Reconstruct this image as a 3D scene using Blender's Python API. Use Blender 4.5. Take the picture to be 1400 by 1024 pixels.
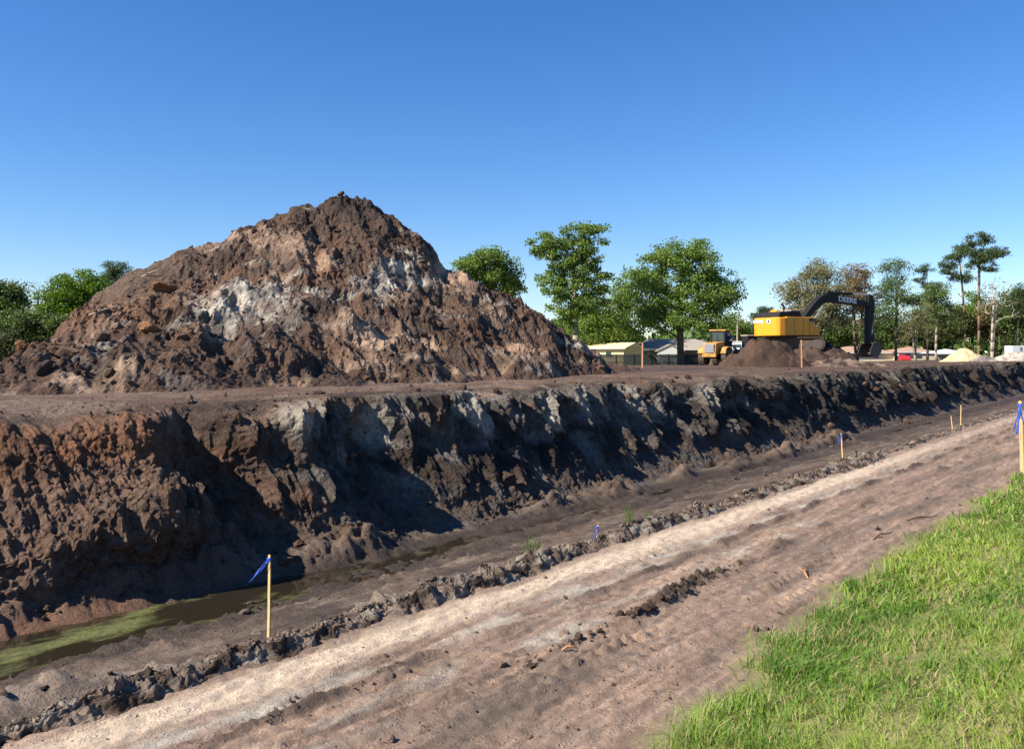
import bpy, bmesh, math, random
import numpy as np
from mathutils import Vector, Matrix

for _o in list(bpy.data.objects):
    bpy.data.objects.remove(_o)
SC = bpy.context.scene
COL = SC.collection
R = math.radians
rng = np.random.default_rng(7)
random.seed(7)

# ------------------------------------------------------------------ camera
CZ = 1.05                     # eye height above the plateau (plateau is z = 0)
F = 1180.0                    # focal length in photograph pixels (1400 wide)
HY = 481.0                    # horizon row
cam_d = bpy.data.cameras.new('camera'); cam = bpy.data.objects.new('camera', cam_d); COL.objects.link(cam)
cam.location = (0, 0, CZ); cam.rotation_euler = (R(90), 0, 0)
cam_d.sensor_width = 36; cam_d.lens = 36 * F / 1400; cam_d.shift_y = (HY - 512) / 1400
cam_d.clip_start = 0.05; cam_d.clip_end = 6000
SC.camera = cam

# ------------------------------------------------------------------ sky, sun, exposure
SUN_AZ, SUN_EL = -113.0, 40.0          # degrees clockwise from +Y, elevation
w = bpy.data.worlds.new('World'); SC.world = w; w.use_nodes = True
nt = w.node_tree; nt.nodes.clear()
sky = nt.nodes.new('ShaderNodeTexSky'); sky.sky_type = 'NISHITA'; sky.sun_disc = False
sky.sun_elevation = R(SUN_EL); sky.sun_rotation = R(SUN_AZ)
sky.air_density = 1.0; sky.dust_density = 0.0; sky.ozone_density = 2.2; sky.altitude = 0
hs = nt.nodes.new('ShaderNodeHueSaturation'); hs.inputs['Saturation'].default_value = 1.30
tint = nt.nodes.new('ShaderNodeMix'); tint.data_type = 'RGBA'; tint.blend_type = 'MULTIPLY'; tint.inputs[0].default_value = 1; tint.inputs[7].default_value = (.84, .92, 1.14, 1)
bg = nt.nodes.new('ShaderNodeBackground'); bg.inputs[1].default_value = 0.072
wo = nt.nodes.new('ShaderNodeOutputWorld')
nt.links.new(sky.outputs[0], hs.inputs['Color']); nt.links.new(hs.outputs[0], tint.inputs[6]); nt.links.new(tint.outputs[2], bg.inputs[0]); nt.links.new(bg.outputs[0], wo.inputs[0])
sun_d = bpy.data.lights.new('sun', 'SUN'); sun = bpy.data.objects.new('sun', sun_d); COL.objects.link(sun)
sun_d.energy = 5.0; sun_d.angle = R(0.5); sun_d.color = (1.0, 0.93, 0.82)
_sd = Vector((math.sin(R(SUN_AZ)) * math.cos(R(SUN_EL)), math.cos(R(SUN_AZ)) * math.cos(R(SUN_EL)), math.sin(R(SUN_EL))))
sun.rotation_euler = _sd.to_track_quat('Z', 'Y').to_euler(); sun.location = (-60, -20, 50)
SC.view_settings.view_transform = 'Standard'; SC.view_settings.look = 'None'
SC.view_settings.exposure = 1.0; SC.view_settings.gamma = 1.0; SC.view_settings.use_curve_mapping = False
SC.cycles.max_bounces = 6; SC.cycles.diffuse_bounces = 3; SC.cycles.transparent_max_bounces = 8

# ------------------------------------------------------------------ numpy noise
_GA = np.linspace(0, 2 * np.pi, 256, endpoint=False)
_GX, _GY = np.cos(_GA), np.sin(_GA)
def _h(xi, yi, seed):
    h = (xi.astype(np.int64) * 374761393 + yi.astype(np.int64) * 668265263 + seed * 974634777) & 0xFFFFFFFF
    h = ((h ^ (h >> 13)) * 1274126177) & 0xFFFFFFFF
    h = ((h ^ (h >> 16)) * 2246822519) & 0xFFFFFFFF
    return h ^ (h >> 15)
def pn(x, y, seed=0):
    x = np.asarray(x, float); y = np.asarray(y, float); x, y = np.broadcast_arrays(x, y)
    xi = np.floor(x); yi = np.floor(y); fx = x - xi; fy = y - yi
    u = fx * fx * fx * (fx * (fx * 6 - 15) + 10); v = fy * fy * fy * (fy * (fy * 6 - 15) + 10)
    def g(dx, dy):
        k = _h(xi + dx, yi + dy, seed) & 255
        return _GX[k] * (fx - dx) + _GY[k] * (fy - dy)
    a = g(0, 0); b = g(1, 0); c = g(0, 1); d = g(1, 1)
    return (a + u * (b - a) + v * ((c + u * (d - c)) - (a + u * (b - a)))) * 1.5
def fbm(x, y, octv=4, seed=0, gain=0.5):
    t = 0; a = 1.0; f = 1.0
    for i in range(octv):
        t = t + a * pn(x * f + 17.3 * i, y * f - 9.1 * i, seed + i); a *= gain; f *= 2.07
    return t
def ridged(x, y, octv=4, seed=0, gain=0.5):
    t = 0; a = 1.0; f = 1.0
    for i in range(octv):
        t = t + a * (1 - 2 * np.abs(pn(x * f + 7.3 * i, y * f + 3.7 * i, seed + i))); a *= gain; f *= 2.1
    return t
def clods(x, y, cell, seed, rmin=.25, rmax=.62, prob=.8, tilt=.35):
    """field of angular lumps, height in metres; one lump per cell"""
    x = np.asarray(x, float) / cell; y = np.asarray(y, float) / cell
    wx = x + .22 * pn(x * 1.7, y * 1.7, seed + 91) + .1 * pn(x * 4.1, y * 4.1, seed + 93)
    wy = y + .22 * pn(x * 1.7, y * 1.7, seed + 92) + .1 * pn(x * 4.1, y * 4.1, seed + 94)
    xi = np.floor(wx); yi = np.floor(wy); out = np.zeros(np.shape(wx))
    for dx in (-1, 0, 1):
        for dy in (-1, 0, 1):
            k = _h(xi + dx, yi + dy, seed)
            r1 = (k & 255) / 255.; r2 = ((k >> 8) & 255) / 255.; r3 = ((k >> 16) & 255) / 255.; r4 = ((k >> 24) & 255) / 255.
            ex = wx - (xi + dx + r1); ey = wy - (yi + dy + r2)
            rad = rmin + (rmax - rmin) * r3 * r3
            d = np.sqrt(ex * ex + ey * ey * (0.7 + .9 * r1))
            hh = np.minimum((rad - d) * 2.1, rad * .7 + 1.6 * tilt * (ex * (r1 - .5) + ey * (r2 - .5)) * 2)
            hh = np.where((d < rad) & (r4 < prob), hh, 0)
            out = np.maximum(out, hh)
    return out * cell
def sst(a, b, x):
    t = np.clip((x - a) / (b - a), 0, 1); return t * t * (3 - 2 * t)
def lerp(a, b, t):
    t = np.asarray(t)[..., None]; return np.asarray(a) * (1 - t) + np.asarray(b) * t

# trench coordinates: s runs along the road, p runs across it to the left
SX, SY = math.sin(R(38.8)), math.cos(R(38.8))
def sp2xy(s, p): return s * SX - p * SY, s * SY + p * SX
def xy2sp(x, y): return x * SX + y * SY, -x * SY + y * SX
def s_at(px, p):
    u = (px - 700) / F; return p * (SY + SX * u) / (SX - SY * u)

# ------------------------------------------------------------------ mesh helpers
def tag(o, label=None, cat=None, group=None, kind=None):
    if label: o['label'] = label
    if cat: o['category'] = cat
    if group: o['group'] = group
    if kind: o['kind'] = kind
    return o
def empty(name, loc, rz=0.0, label=None, cat=None, group=None):
    o = bpy.data.objects.new(name, None); COL.objects.link(o); o.location = loc; o.rotation_euler = (0, 0, rz)
    o.empty_display_size = .3
    return tag(o, label, cat, group)
def fast_mesh(name, V, loops, starts, totals, col=None, smooth=True):
    me = bpy.data.meshes.new(name)
    me.vertices.add(len(V)); me.vertices.foreach_set('co', np.ascontiguousarray(V, np.float32).ravel())
    me.loops.add(len(loops)); me.loops.foreach_set('vertex_index', np.ascontiguousarray(loops, np.int32))
    me.polygons.add(len(starts)); me.polygons.foreach_set('loop_start', np.ascontiguousarray(starts, np.int32))
    me.polygons.foreach_set('loop_total', np.ascontiguousarray(totals, np.int32))
    me.polygons.foreach_set('use_smooth', np.full(len(starts), smooth, bool))
    if col is not None:
        ca = me.color_attributes.new('Col', 'FLOAT_COLOR', 'POINT')
        c4 = np.ones((len(V), 4), np.float32); c4[:, :3] = np.clip(col, 0, 1); ca.data.foreach_set('color', c4.ravel())
    me.update(calc_edges=True); me.validate()
    return me
def mobj(name, me, mat, parent=None):
    o = bpy.data.objects.new(name, me); COL.objects.link(o)
    if mat is not None: me.materials.append(mat)
    if parent is not None: o.parent = parent
    return o
def grid_mesh(name, P, col=None, smooth=True):
    nu, nv = P.shape[:2]; idx = np.arange(nu * nv).reshape(nu, nv)
    q = np.stack([idx[:-1, :-1], idx[1:, :-1], idx[1:, 1:], idx[:-1, 1:]], -1).reshape(-1, 4)
    n = len(q)
    return fast_mesh(name, P.reshape(-1, 3), q.ravel(), np.arange(n) * 4, np.full(n, 4), None if col is None else col.reshape(-1, 3), smooth)
def poly_mesh(name, V, Fc, col=None, smooth=False):
    Fc = np.asarray(Fc); n, k = Fc.shape
    return fast_mesh(name, V, Fc.ravel(), np.arange(n) * k, np.full(n, k), col, smooth)

_ico = {}
def ico(sub):
    if sub not in _ico:
        bm = bmesh.new(); bmesh.ops.create_icosphere(bm, subdivisions=sub, radius=1)
        V = np.array([v.co[:] for v in bm.verts]); Fc = np.array([[v.index for v in f.verts] for f in bm.faces]); bm.free()
        _ico[sub] = (V, Fc)
    return _ico[sub]
def rock_variants(n, sub, seed):
    r = np.random.default_rng(seed); V, Fc = ico(sub); out = []
    for i in range(n):
        W = V.copy()
        for k in range(7):                            # shave planes off a ball: angular clods
            nrm = r.normal(size=3); nrm /= np.linalg.norm(nrm); d = r.uniform(.45, .85)
            t = W @ nrm; W = W - np.outer(np.clip(t - d, 0, None), nrm)
        W = W * (1 + .10 * r.normal(size=(len(W), 1))) * r.uniform([.8, .7, .5], [1.3, 1.1, .85])
        out.append(W)
    return out, Fc
def rotmats(n, r, upright=.4):
    a = r.uniform(0, 2 * np.pi, n); b = r.normal(0, upright, n); c = r.normal(0, upright, n)
    ca, sa, cb, sb, cc, sc_ = np.cos(a), np.sin(a), np.cos(b), np.sin(b), np.cos(c), np.sin(c)
    Z = np.zeros(n); O = np.ones(n)
    Rz = np.stack([np.stack([ca, -sa, Z], -1), np.stack([sa, ca, Z], -1), np.stack([Z, Z, O], -1)], 1)
    Rx = np.stack([np.stack([O, Z, Z], -1), np.stack([Z, cb, -sb], -1), np.stack([Z, sb, cb], -1)], 1)
    Ry = np.stack([np.stack([cc, Z, sc_], -1), np.stack([Z, O, Z], -1), np.stack([-sc_, Z, cc], -1)], 1)
    return Rz @ Rx @ Ry
def scatter_rocks(name, pts, sizes, cols, mat, parent=None, sub=1, seed=3, sink=.25):
    """loose clods joined into one mesh, resting a little sunk into the ground"""
    r = np.random.default_rng(seed); vs, Fc = rock_variants(10, sub, seed); n = len(pts)
    RM = rotmats(n, r); pick = r.integers(0, len(vs), n); VV = np.stack(vs)[pick]
    W = np.einsum('nij,nkj->nki', RM, VV) * np.asarray(sizes)[:, None, None] + np.asarray(pts)[:, None, :]
    W[:, :, 2] += (np.asarray(sizes) * (.5 - sink))[:, None]
    k = VV.shape[1]; fa = (Fc[None] + (np.arange(n) * k)[:, None, None]).reshape(-1, 3)
    C = np.repeat(np.asarray(cols), k, axis=0)
    return mobj(name, poly_mesh(name, W.reshape(-1, 3), fa, C), mat, parent)

class MB:
    def __init__(s): s.v = []; s.f = []
    def add(s, V, Fc):
        b = len(s.v); s.v += [tuple(x) for x in V]; s.f += [tuple(i + b for i in f) for f in Fc]; return s
    def box(s, x0, x1, y0, y1, z0, z1, M=None):
        V = [(x0, y0, z0), (x1, y0, z0), (x1, y1, z0), (x0, y1, z0), (x0, y0, z1), (x1, y0, z1), (x1, y1, z1), (x0, y1, z1)]
        if M is not None: V = [tuple(M @ Vector(v)) for v in V]
        return s.add(V, [(0, 3, 2, 1), (4, 5, 6, 7), (0, 1, 5, 4), (1, 2, 6, 5), (2, 3, 7, 6), (3, 0, 4, 7)])
    def prism(s, poly, y0, y1):          # polygon in x,z extruded along y
        n = len(poly); V = [(x, y0, z) for x, z in poly] + [(x, y1, z) for x, z in poly]
        return s.add(V, [tuple(range(n)), tuple(range(2 * n - 1, n - 1, -1))] + [((i + 1) % n, i, n + i, n + (i + 1) % n) for i in range(n)])
    def prismz(s, poly, z0, z1):         # polygon in x,y extruded along z
        n = len(poly); V = [(x, y, z0) for x, y in poly] + [(x, y, z1) for x, y in poly]
        return s.add(V, [tuple(range(n - 1, -1, -1)), tuple(range(n, 2 * n))] + [(i, (i + 1) % n, n + (i + 1) % n, n + i) for i in range(n)])
    def tube(s, pts, rad, n=8, cap=True):
        pts = [Vector(p) for p in pts]; rad = rad if hasattr(rad, '__len__') else [rad] * len(pts)
        V = []; Fc = []; up = Vector((.13, .27, .95))
        for i, p in enumerate(pts):
            t = (pts[min(i + 1, len(pts) - 1)] - pts[max(i - 1, 0)]).normalized()
            a = t.cross(up); a = a.normalized() if a.length > .05 else t.cross(Vector((1, 0, 0))).normalized(); b = t.cross(a)
            V += [tuple(p + (a * math.cos(2 * math.pi * k / n) + b * math.sin(2 * math.pi * k / n)) * rad[i]) for k in range(n)]
        for i in range(len(pts) - 1):
            Fc += [(i * n + k, i * n + (k + 1) % n, (i + 1) * n + (k + 1) % n, (i + 1) * n + k) for k in range(n)]
        if cap: Fc += [tuple(range(n - 1, -1, -1)), tuple((len(pts) - 1) * n + k for k in range(n))]
        return s.add(V, Fc)
    def lathe_y(s, prof, cx, cy, cz, n=20):   # (radius, y) profile spun round the y axis
        V = []; Fc = []; m = len(prof)
        for k in range(n):
            a = 2 * math.pi * k / n
            V += [(cx + r * math.cos(a), cy + y, cz + r * math.sin(a)) for r, y in prof]
        for k in range(n):
            j = (k + 1) % n
            Fc += [(k * m + i, j * m + i, j * m + i + 1, k * m + i + 1) for i in range(m - 1)]
        return s.add(V, Fc)
    def build(s, name, mat, parent=None, bevel=0.0, smooth=False):
        me = bpy.data.meshes.new(name); me.from_pydata(s.v, [], s.f)
        bm = bmesh.new(); bm.from_mesh(me); bmesh.ops.recalc_face_normals(bm, faces=bm.faces); bm.to_mesh(me); bm.free()
        if smooth: me.polygons.foreach_set('use_smooth', [True] * len(me.polygons))
        o = mobj(name, me, mat, parent)
        if bevel:
            b = o.modifiers.new('bevel', 'BEVEL'); b.width = bevel; b.segments = 2; b.limit_method = 'ANGLE'
        return o

# ------------------------------------------------------------------ materials
def new_mat(name):
    m = bpy.data.materials.new(name); m.use_nodes = True; t = m.node_tree; t.nodes.clear()
    out = t.nodes.new('ShaderNodeOutputMaterial'); return m, t, out
def N(t, kind, **kw):
    n = t.nodes.new(kind)
    for k, v in kw.items():
        if k in n.inputs: n.inputs[k].default_value = v
        else: setattr(n, k, v)
    return n
def noise_node(t, scale, detail=4.0, rough=.6, vec=None):
    n = t.nodes.new('ShaderNodeTexNoise'); n.inputs['Scale'].default_value = scale; n.inputs['Detail'].default_value = detail
    n.inputs['Roughness'].default_value = rough
    if vec is not None: t.links.new(vec, n.inputs['Vector'])
    return n
def ramp(t, fac, a, b, lo=0.3, hi=0.7):
    m = t.nodes.new('ShaderNodeMapRange'); m.inputs['From Min'].default_value = lo; m.inputs['From Max'].default_value = hi
    m.inputs['To Min'].default_value = a; m.inputs['To Max'].default_value = b; t.links.new(fac, m.inputs['Value']); return m.outputs[0]
def soil_mat(name, scale=14.0, bump=.5, dist=.03, rough=.92, vary=.35, attr=True, base=(.1, .07, .05), spec=.25):
    m, t, out = new_mat(name); L = t.links
    tc = N(t, 'ShaderNodeTexCoord'); v = tc.outputs['Object']
    n1 = noise_node(t, scale, 6, .68, v); n2 = noise_node(t, scale * 5.3, 4, .7, v); n3 = noise_node(t, scale * .21, 4, .6, v)
    f = ramp(t, n1.outputs['Fac'], 1 - vary, 1 + vary); g = ramp(t, n2.outputs['Fac'], 1 - vary * .7, 1 + vary * .7); h = ramp(t, n3.outputs['Fac'], 1 - vary * .5, 1 + vary * .5)
    m1 = N(t, 'ShaderNodeMath', operation='MULTIPLY'); L.new(f, m1.inputs[0]); L.new(g, m1.inputs[1])
    m2 = N(t, 'ShaderNodeMath', operation='MULTIPLY'); L.new(m1.outputs[0], m2.inputs[0]); L.new(h, m2.inputs[1])
    mx = N(t, 'ShaderNodeMix', data_type='RGBA', blend_type='MULTIPLY'); mx.inputs[0].default_value = 1
    if attr:
        a = N(t, 'ShaderNodeAttribute', attribute_name='Col'); L.new(a.outputs['Color'], mx.inputs[6])
    else: mx.inputs[6].default_value = (*base, 1)
    L.new(m2.outputs[0], mx.inputs[7])
    b = N(t, 'ShaderNodeBsdfPrincipled'); b.inputs['Roughness'].default_value = rough; b.inputs['Specular IOR Level'].default_value = spec
    L.new(mx.outputs[2], b.inputs['Base Color'])
    bp = N(t, 'ShaderNodeBump'); bp.inputs['Strength'].default_value = bump; bp.inputs['Distance'].default_value = dist
    ad = N(t, 'ShaderNodeMath', operation='MULTIPLY_ADD'); ad.inputs[1].default_value = .35; L.new(n2.outputs['Fac'], ad.inputs[0]); L.new(n1.outputs['Fac'], ad.inputs[2])
    vo = N(t, 'ShaderNodeTexVoronoi'); vo.inputs['Scale'].default_value = scale * 1.3; L.new(v, vo.inputs['Vector'])
    cr = ramp(t, vo.outputs['Distance'], .9, 0, .0, .42); a2 = N(t, 'ShaderNodeMath', operation='MULTIPLY_ADD'); a2.inputs[1].default_value = .55
    wn = ramp(t, n3.outputs['Fac'], 0, 1, .42, .62); c2 = N(t, 'ShaderNodeMath', operation='MULTIPLY'); L.new(cr, c2.inputs[0]); L.new(wn, c2.inputs[1])
    L.new(c2.outputs[0], a2.inputs[0]); L.new(ad.outputs[0], a2.inputs[2])
    L.new(a2.outputs[0], bp.inputs['Height']); L.new(bp.outputs[0], b.inputs['Normal']); L.new(b.outputs[0], out.inputs[0])
    return m
def paint_mat(name, col, rough=.5, metal=0.0, dirt=.25, dirtcol=(.13, .085, .055), scale=3.0, spec=.5):
    m, t, out = new_mat(name); L = t.links
    tc = N(t, 'ShaderNodeTexCoord'); n = noise_node(t, scale, 6, .7, tc.outputs['Object']); n2 = noise_node(t, scale * 9, 4, .6, tc.outputs['Object'])
    mx = N(t, 'ShaderNodeMix', data_type='RGBA'); mx.inputs[6].default_value = (*col, 1); mx.inputs[7].default_value = (*dirtcol, 1)
    L.new(ramp(t, n.outputs['Fac'], 0, dirt * 2, .42, .75), mx.inputs[0])
    mv = N(t, 'ShaderNodeMix', data_type='RGBA', blend_type='MULTIPLY'); mv.inputs[0].default_value = 1
    L.new(mx.outputs[2], mv.inputs[6]); L.new(ramp(t, n2.outputs['Fac'], .82, 1.12), mv.inputs[7])
    b = N(t, 'ShaderNodeBsdfPrincipled'); b.inputs['Metallic'].default_value = metal; b.inputs['Specular IOR Level'].default_value = spec
    L.new(mv.outputs[2], b.inputs['Base Color']); L.new(ramp(t, n.outputs['Fac'], rough * .8, min(1, rough * 1.4)), b.inputs['Roughness'])
    L.new(b.outputs[0], out.inputs[0]); return m
def leaf_mat(name, trans=.35):
    m, t, out = new_mat(name); L = t.links
    a = N(t, 'ShaderNodeAttribute', attribute_name='Col')
    d = N(t, 'ShaderNodeBsdfPrincipled'); d.inputs['Roughness'].default_value = .55; d.inputs['Specular IOR Level'].default_value = .3
    tr = N(t, 'ShaderNodeBsdfTranslucent')
    hsv = N(t, 'ShaderNodeHueSaturation'); hsv.inputs['Hue'].default_value = .49; hsv.inputs['Saturation'].default_value = 1.1; hsv.inputs['Value'].default_value = 1.3
    L.new(a.outputs['Color'], d.inputs['Base Color']); L.new(a.outputs['Color'], hsv.inputs['Color']); L.new(hsv.outputs[0], tr.inputs['Color'])
    mx = N(t, 'ShaderNodeMixShader'); mx.inputs[0].default_value = trans
    L.new(d.outputs[0], mx.inputs[1]); L.new(tr.outputs[0], mx.inputs[2]); L.new(mx.outputs[0], out.inputs[0]); return m
def glass_mat(name, col=(.03, .05, .05)):
    m, t, out = new_mat(name)
    b = N(t, 'ShaderNodeBsdfPrincipled'); b.inputs['Base Color'].default_value = (*col, 1); b.inputs['Roughness'].default_value = .12
    b.inputs['Specular IOR Level'].default_value = .8
    n = noise_node(t, 4.0, 3); t.links.new(ramp(t, n.outputs['Fac'], .06, .25), b.inputs['Roughness'])
    t.links.new(b.outputs[0], out.inputs[0]); return m

M = {}
M['road'] = soil_mat('road_dirt', 26, .7, .03, .92, .22)
M['mud'] = soil_mat('trench_mud', 18, 1.0, .04, .8, .36, spec=.35)
M['pile'] = soil_mat('pile_soil', 7, 1.0, .10, .95, .42)
M['clod'] = soil_mat('clod_soil', 22, 1.0, .04, .95, .42)
M['ground'] = soil_mat('ground_soil', 3, .6, .08, .95, .3)
M['leaf'] = leaf_mat('leaves'); M['grass'] = leaf_mat('grass_blades', .4)
M['bark'] = soil_mat('bark', 6, .6, .05, .95, .3)
M['yellow'] = paint_mat('machine_yellow', (.86, .335, .010), .42, dirt=.12)
M['yellow_dirty'] = paint_mat('muddy_yellow', (.60, .28, .04), .7, dirt=.6)
M['black'] = paint_mat('machine_black', (.012, .012, .012), .55, dirt=.06, spec=.25)
M['steel'] = paint_mat('worn_steel', (.10, .085, .075), .6, .3, dirt=.5)
M['chrome'] = paint_mat('cylinder_rod', (.65, .65, .66), .25, .8, dirt=.05)
M['track'] = paint_mat('muddy_track', (.10, .065, .045), .9, dirt=.5, scale=5)
M['rubber'] = paint_mat('muddy_rubber', (.07, .045, .032), .9, dirt=.45, scale=4)
M['white'] = paint_mat('white_paint', (.75, .75, .73), .5, dirt=.06)
M['lgrey'] = paint_mat('grey_grille', (.22, .23, .25), .55, dirt=.15)
M['glass'] = glass_mat('window_glass')
M['wood'] = paint_mat('stake_wood', (.66, .44, .18), .8, dirt=.2, dirtcol=(.3, .17, .07), scale=9)
M['wood_org'] = paint_mat('stake_wood_orange', (.50, .22, .10), .8, dirt=.2, dirtcol=(.3, .13, .06), scale=9)
M['ribbon'] = paint_mat('blue_ribbon', (.02, .10, .55), .5, dirt=.03)
M['fence'] = paint_mat('dark_fence', (.022, .03, .026), .8, dirt=.25, dirtcol=(.05, .05, .04), scale=1.2)
M['roof_grey'] = paint_mat('roof_shingle', (.34, .285, .235), .95, dirt=.4, dirtcol=(.22, .18, .15), scale=2)
M['roof_tan'] = paint_mat('roof_tan', (.38, .24, .16), .95, dirt=.3, dirtcol=(.3, .2, .15), scale=2)
M['roof_white'] = paint_mat('roof_metal', (.6, .63, .66), .6, dirt=.1, scale=2)
M['wall_cream'] = paint_mat('wall_cream', (.72, .62, .42), .85, dirt=.1, scale=2)
M['wall_yellow'] = paint_mat('wall_yellow', (.85, .68, .34), .85, dirt=.1, scale=2)
M['wall_brown'] = paint_mat('wall_brown', (.22, .16, .12), .85, dirt=.2, scale=2)
M['wall_stone'] = paint_mat('wall_stone', (.33, .27, .20), .9, dirt=.5, dirtcol=(.16, .12, .09), scale=4)
M['red'] = paint_mat('red_paint', (.45, .02, .03), .35, dirt=.05)
M['stump'] = paint_mat('root_wood', (.07, .045, .033), .95, dirt=.4)
M['palewood'] = paint_mat('bleached_wood', (.42, .33, .25), .9, dirt=.3)
M['shirt'] = paint_mat('blue_cotton', (.06, .10, .30), .9, dirt=.05); M['jeans'] = paint_mat('dark_cotton', (.03, .035, .05), .9, dirt=.1)
M['skin'] = paint_mat('skin', (.42, .22, .15), .6, dirt=.02); M['hair'] = paint_mat('cap_cloth', (.35, .30, .24), .8, dirt=.05)

# soil colours (linear albedo)
DARK = np.array((.042, .028, .021)); BROWN = np.array((.104, .062, .041)); RUST = np.array((.20, .092, .046))
SAND = np.array((.37, .25, .168)); GREY = np.array((.155, .135, .115)); PALE = np.array((.43, .38, .305)); TAUPE = np.array((.25, .170, .122))
MUCK_SHADE = np.array((.020, .016, .013)); MUD = np.array((.125, .083, .057)); TANR = np.array((.50, .39, .28)); GREYMUD = np.array((.19, .143, .107))  # bank muck set near black, with deep shade put into its colour

# ================================================================== THE GROUND
def plateau_z(x, y):
    return -.8 * sst(60, 115, y) * (1 - sst(30, 56, x)) - 1.0 * sst(112, 138, y) * sst(30, 50, x) + .05 * fbm(x / 9, y / 9, 3, 5)

# ---- trench: a cross-section swept along s and displaced along its normal
def spacing(s0, s1, step, k, lo, hi, far):
    a = []; s = s0
    while s < s1:
        a.append(s); s += max(step, k * math.hypot(s, far))
    b = []; s = s0
    while s > lo: s -= max(step * 1.5, .06 * (s0 - s)); b.append(s)
    c = []; s = s1
    while s < hi: s += max(.5, .05 * (s - s1)); c.append(s)
    return np.array(b[::-1] + a + c)
S = spacing(1.0, 165, .035, .0030, -60, 420, 10)
knots = np.array([(5.6, -1.27), (6.5, -1.60), (8.5, -2.29), (10.9, -2.83), (11.9, -3.00), (12.75, -3.03), (13.35, -2.86),
                  (14.35, -2.02), (14.95, -1.35), (15.40, -.55), (15.72, -.09), (16.05, 0.0), (18.0, 0.0), (22.0, 0.0)])
nseg = [10, 22, 22, 15, 13, 13, 28, 24, 28, 24, 11, 22, 12]
def catmull(K, ns):
    out = []; n = len(K)
    for i in range(n - 1):
        p0 = K[max(i - 1, 0)]; p1 = K[i]; p2 = K[i + 1]; p3 = K[min(i + 2, n - 1)]
        for t in np.linspace(0, 1, ns[i], endpoint=False):
            m1 = (p2 - p0) * .35; m2 = (p3 - p1) * .35
            out.append((2 * t ** 3 - 3 * t * t + 1) * p1 + (t ** 3 - 2 * t * t + t) * m1 + (-2 * t ** 3 + 3 * t * t) * p2 + (t ** 3 - t * t) * m2)
    out.append(K[-1]); return np.array(out)
prof = catmull(knots, nseg)
tarc = np.concatenate([[0], np.cumsum(np.hypot(*np.diff(prof, axis=0).T))])
SS, _ = np.meshgrid(S, tarc, indexing='ij'); TT = np.broadcast_to(tarc, SS.shape)
P0 = np.broadcast_to(prof[:, 0], SS.shape).copy(); Z0 = np.broadcast_to(prof[:, 1], SS.shape).copy()
# meander of the bank, slumped and gentler at the low-s end
bankw = sst(12.2, 14.0, P0)
mean = .55 * pn(SS / 11, SS * 0 + 3, 2) + .30 * pn(SS / 3.7, SS * 0 + 8, 3)
slump = 1 - sst(6.5, 10.5, SS)
P0 += bankw * (mean * .7) + (-1.15 * np.clip((SS - 3.5) / 4.3, 0, 1) * (1 - sst(7.9, 9.0, SS)) + .55 * np.exp(-((SS - 9.6) / .7) ** 2) + .45 * np.exp(-((SS - 13.6) / 1.1) ** 2) - .35 * np.exp(-((SS - 11.6) / .8) ** 2)) * sst(13.0, 14.2, P0) * (1 - .45 * sst(15.6, 16.2, P0)) * (1 - sst(16.4, 18.2, P0)) + slump * (.45 * sst(12.4, 13.2, P0) * (1 - sst(13.8, 15.2, P0)) + .95 * sst(14.0, 15.9, P0))
# vertical flutes in the cut: ribs and hollows that deepen towards the lip
face = sst(-2.55, -1.7, Z0) * (P0 > 12.5) * (1 - .85 * sst(16.0, 17.2, P0))
upper = sst(-1.9, -.5, Z0) * (P0 > 12.5) * (1 - sst(15.9, 16.9, P0))
sl = SS - .25 * (Z0 + 1.2)                                   # ribs lean a little
wob = .5 * fbm(SS / 2.5, Z0 / 2.4, 3, 31)
rib1 = ridged((sl + wob) / 2.0, Z0 / 6 + 1, 2, 11, .5) - .4; rib2 = ridged((sl + wob * .8) / .75, Z0 / 4.0 + 4, 3, 13, .55) - .3; rib3 = ridged((sl + .5 * wob) / .30, Z0 / 2.2, 2, 15) - .3
rib4 = ridged((sl + .4 * wob) / .13, Z0 / 1.3, 2, 16) - .3
rmod = np.clip(.95 + .75 * fbm(SS / 4.3, Z0 / 3.0 + 2, 2, 18), .12, 1.35)
DH = face * rmod * (.36 * rib1 * (1 - .7 * slump) + .24 * rib2 * (1 - .9 * slump) + .10 * rib3 * (1 - .9 * slump) + .03 * rib4 * (1 - slump))
D = 0
bigb = fbm(SS / 3.2, TT / 2.4, 3, 17)
DH += bankw * (1 - sst(16.2, 17.4, P0)) * .15 * fbm(SS / 2.1, TT / 1.9, 4, 19, .55)
# toe heaps fallen from the cut
def bump(s0, p0, rs, rp, h): return h * np.exp(-((SS - s0) / rs) ** 2 - ((P0 - p0) / rp) ** 2)
heaps_t = [(4.2, 13.9, 1.5, .55, .35), (6.6, 13.7, .8, .45, .35), (8.3, 13.75, 1.0, .55, .85), (s_at(520, 12.7), 13.1, .9, .4, .42), (s_at(450, 12.9), 13.2, .8, .4, .25),
           (s_at(770, 12.7), 12.95, 1.0, .34, .34), (s_at(850, 12.7), 12.85, 1.2, .4, .36), (s_at(945, 12.6), 12.9, .7, .4, .42), (s_at(1010, 12.7), 12.8, 1.5, .4, .3), (s_at(1080, 12.6), 12.7, 2.0, .4, .45),
           (s_at(1140, 12.7), 12.6, 2.5, .5, .5)]
HB = 0
for h_ in heaps_t: HB = HB + bump(*h_)
HB = HB * np.clip(.85 + .5 * fbm(SS / .6, P0 / .45, 3, 45, .5), .3, 1.2)
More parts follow.
